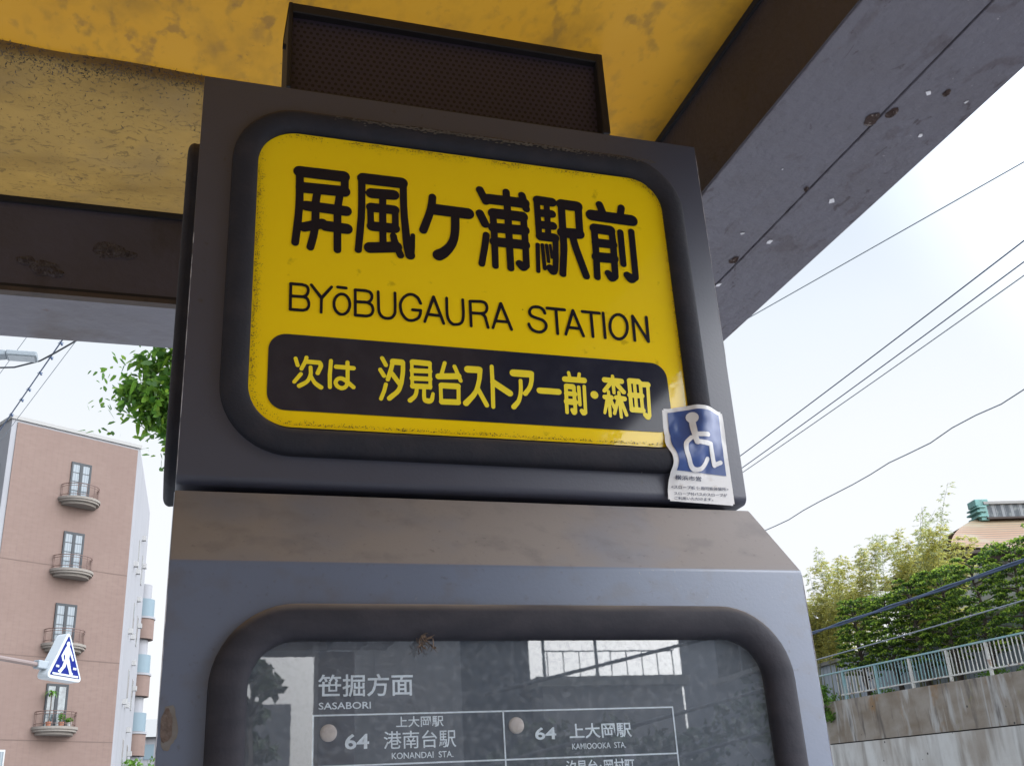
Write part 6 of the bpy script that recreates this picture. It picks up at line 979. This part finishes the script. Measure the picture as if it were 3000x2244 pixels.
for i in range(34): c = Vector((rs.uniform(-.35, .3), rs.uniform(-.42, .8), rs.uniform(-.5, .75))); leaves(b, crown_points(c, .2, .2, .18, 60, rs, .2), .05, rs, .4)
b.build('crown', 'bush_leaf', bs)
# low plants between rail and trees
for k, (y, h_) in enumerate(((33.9, .35), (28.2, .5), (26.3, .45))):
    rs = random.Random(60 + k); b = MB(); leaves(b, crown_points((0, 0, h_ * .45), .25, .8, h_ * .5, 260, rs, .1), .05, rs, .5)
    o = b.build('low_shrub', 'bush_leaf'); o.location = (24.75, y, wt(y) - .1); tag(o, ['low green shrub behind the rail below the third evergreen', 'yellow green shrub at the foot of the rail left of the photo edge', 'low shrub behind the rail at the right photo edge'][k], 'shrub')

# ---------------------------------------------------------------- bamboo behind
bam = [(36.9, 10.0, 0, 'low yellow bamboo half hidden by the sign shoulder'), (35.2, 10.3, 0, 'broad yellow bamboo clump over the second evergreen'), (37.6, 11.2, 1, 'bamboo clump leaning over the sign shoulder'), (36.2, 10.6, 0, 'yellow bamboo clump just right of the sign'), (34.9, 12.9, 1, 'thin pale bamboo with bare tips, left of the yellow clump'), (33.4, 11.9, 0, 'golden yellow bamboo clump in the middle of the grove'), (31.6, 12.5, 1, 'tall feathery bamboo in the middle of the grove'), (30.2, 11.3, 0, 'yellowish bamboo showing above the evergreens'), (29.3, 12.7, 1, 'tallest wind-bent bamboo left of the temple roof'), (29.0, 10.9, 0, 'low yellow bamboo under the temple roof corner')]
for k, (y, zt_, pale, lb) in enumerate(bam):
    rs = random.Random(200 + k); x = 27.2 if not pale else 27.6; z0 = wt(y) - .1; sc = x / 24.0
    y_ = y * sc; zt2 = CZ + (zt_ - CZ - 0.2) * sc * 1.0
    root = empty('bamboo', (x, y_, z0), label=lb, cat='bamboo', group='bamboo behind the evergreens')
    bc = MB(); bl = MB(); H = zt2 - z0
    for i in range(7 if pale else 12):
        bx, by = rs.gauss(0, .3), rs.gauss(0, .32); L_ = H * rs.uniform(.72, 1.0) * (1 if not pale else rs.uniform(.85, 1.04)); lean = Vector((rs.gauss(0, .08), rs.gauss(-.03, .07), 0)); arc = rs.choice((-1, -1, -1, 1)) * rs.uniform(.06, .22); pts = []
        for q in range(12):
            t = q / 11; pts.append(Vector((bx, by, 0)) + Vector((lean.x * L_ * t * t, lean.y * L_ * t * t + arc * L_ * t ** 4, L_ * t * (1 - .5 * abs(arc) * t ** 3))))
        bc.tube(pts, [.028 * (1 - .88 * q / 11) for q in range(12)], 5)
        for q in range(110 if pale else 150):
            t = rs.uniform(.42, 1.0) ** .8; f_ = t * 11; i0 = min(10, int(f_)); p = pts[i0].lerp(pts[i0 + 1], f_ - i0)
            a = rs.uniform(0, 6.283); l_ = rs.uniform(.15, .62) * (1.15 - t * .7); tip = p + Vector((math.cos(a) * l_, math.sin(a) * l_, l_ * rs.uniform(-.25, .45)))
            nlf = 5 if pale else 8
            if q % 3 == 0: bc.tube([p, p.lerp(tip, .5) + Vector((0, 0, .05)), tip], [.006, .004, .003], 4)
            for z in range(nlf):
                c = p.lerp(tip, rs.uniform(.35, 1.05)); d = Vector((math.cos(a) + rs.gauss(0, .6), math.sin(a) + rs.gauss(0, .6) - .3, rs.uniform(-.9, .1))).normalized(); sd2 = d.cross(Vector((rs.gauss(0, 1), rs.gauss(0, 1), 1))).normalized(); L2 = rs.uniform(.09, .17)
                bl.add([c, c + d * L2 * .4 + sd2 * L2 * .13, c + d * L2, c + d * L2 * .4 - sd2 * L2 * .13], [(0, 1, 2, 3)])
    bc.build('culms', 'bamboo_culm', root); bl.build('leaves', 'bamboo_leaf_pale' if pale else 'bamboo_leaf', root)

# ---------------------------------------------------------------- the far side of the street, behind the viewer (seen mirrored in the case glass)
mat('grey_render', (.34, .34, .36), .85, layers=[dict(scale=(2, 2, 1), lo=.4, hi=.7, col=(.28, .28, .30))])
mat('dark_render', (.055, .065, .085), .8, layers=[dict(scale=(1, 1, .6), lo=.4, hi=.7, col=(.08, .09, .11))])
mat('house_render', (.40, .42, .46), .85, layers=[dict(scale=(1, 1, .6), lo=.4, hi=.7, col=(.34, .36, .40))])
mat('grove_leaf', (.05, .08, .03), .7, isl=[(.03, .05, .02), (.05, .09, .03), (.07, .12, .04)])
BYr = -14.2
for z_, lb in ((4.35, 'upper cable across the street, mirrored in the glass'), (3.55, 'middle cable across the street, mirrored in the glass'), (3.05, 'lower cable across the street, mirrored in the glass')):
    cable((3.6, -10.6, z_ - 1.15), (12.5, -10.6, z_ + .75), .022, 'cable_black', lb, .0)
def bx(root, name, x0, x1, y0, y1, z0, z1, m): return MB().box(x0, x1, y0, y1, z0, z1).build(name, m, root, off=tuple(root.location))
def building(name, x0, x1, y0, y1, z1, m, label, cat='building'):
    r_ = empty(name, ((x0 + x1) / 2, y0, -.15), label=label, cat=cat); bx(r_, 'wall', x0, x1, y0 - 6, y0, -.15, z1, m); bx(r_, 'roof_slab', x0 - .1, x1 + .1, y0 - 6.1, y0 + .1, z1 + .001, z1 + .15, 'coping'); return r_
b1 = building('grey_building', 2.95, 4.28, BYr, 0, 9, 'grey_render', 'slim grey building across the street, mirrored in the timetable glass')
b2 = building('dark_building', 4.30, 5.55, BYr - .5, 0, 9.5, 'dark_render', 'dark building across the street, mirrored in the timetable glass')
b3_ = building('low_house', 5.57, 7.95, BYr, 0, 3.75, 'grey_render', 'low house with a roof terrace across the street, mirrored in the glass', 'house')
b4 = building('tall_house', 10.66, 16, BYr + .6, 0, 9, 'house_render', 'pale house with an upper window across the street, mirrored in the glass', 'house')
for y in (-17.9, -16.9): f = bx(b4, 'window', 10.62, 10.659, y, y + .9, 4.35, 5.3, 'window_frame')
bx(b4, 'window_sill', 10.54, 10.659, -18.1, -15.8, 4.25, 4.34, 'white_plastic')
tr_ = MB()
for i in range(9): x = 5.7 + i * .27; tr_.box(x, x + .012, BYr - .08, BYr - .06, 3.91, 4.3)
tr_.box(5.65, 7.9, BYr - .085, BYr - .055, 4.30, 4.318); tr_.build('terrace_railing', 'lamp_grey', b3_, off=tuple(b3_.location))
fr = MB().box(5.7, 5.74, BYr - .3, BYr - .26, 3.91, 5.0).box(6.6, 6.64, BYr - .3, BYr - .26, 3.91, 5.0).box(5.7, 6.64, BYr - .3, BYr - .26, 5.001, 5.04).box(5.7, 6.64, BYr - 1.3, BYr - 1.26, 5.001, 5.04).build('terrace_frame', 'lamp_grey', b3_, off=tuple(b3_.location))
f1 = empty('apartment_block', (0, -52, -.15), label='balconied apartment block far down the street, mirrored in the glass', cat='building')
bx(f1, 'wall', -3, 6.3, -60, -52, -.15, 5.3, 'grey_render'); bx(f1, 'tower', 3.9, 5.9, -58, -52.4, 5.301, 8.3, 'grey_render')
for i in range(6): bx(f1, 'balcony', -2.6, 3.2, -51.999, -51.2, .3 + i * .85, .6 + i * .85, 'white_wall'); bx(f1, 'balcony', 3.8, 6.2, -51.999, -51.2, .3 + i * .85, .6 + i * .85, 'white_wall')
def simple_tree(x, y, rad, z0, z1, seed, label, n=26, m='grove_leaf', ls=.09):
    rs = random.Random(seed); r_ = empty('street_tree', (x, y, -.15), label=label, cat='tree'); b = MB(); limb(b, (0, 0, 0), (0, 0, z0 + .6), .14, .09, rs)
    cs_ = [Vector((rs.uniform(-1, 1) * rad, rs.uniform(-1, 1) * rad, rs.uniform(z0, z1))) for i in range(n)]
    for c in cs_[::2]: limb(b, (0, 0, z0 + .3), c, .03, .008, rs, 4)
    b.build('trunk', 'bark', r_); b = MB()
    for c in cs_: leaves(b, crown_points(c, rad * .42, rad * .42, rad * .34, 70, rs, .2), ls, rs, .4)
    b.build('crown', m, r_)
simple_tree(8.9, -12.3, 1.25, 1.0, 3.55, 1, 'bushy street tree across the road, mirrored at the right of the glass')
simple_tree(6.5, -12.3, .8, .6, 3.0, 2, 'small street tree before the low house, mirrored in the glass')
simple_tree(5.0, -12.2, .7, .5, 3.0, 3, 'dark street tree before the dark building, mirrored in the glass')
simple_tree(.52, -6.4, .24, 2.2, 3.1, 4, 'leafy street tree mirrored at the left edge of the glass', 22, ls=.05)
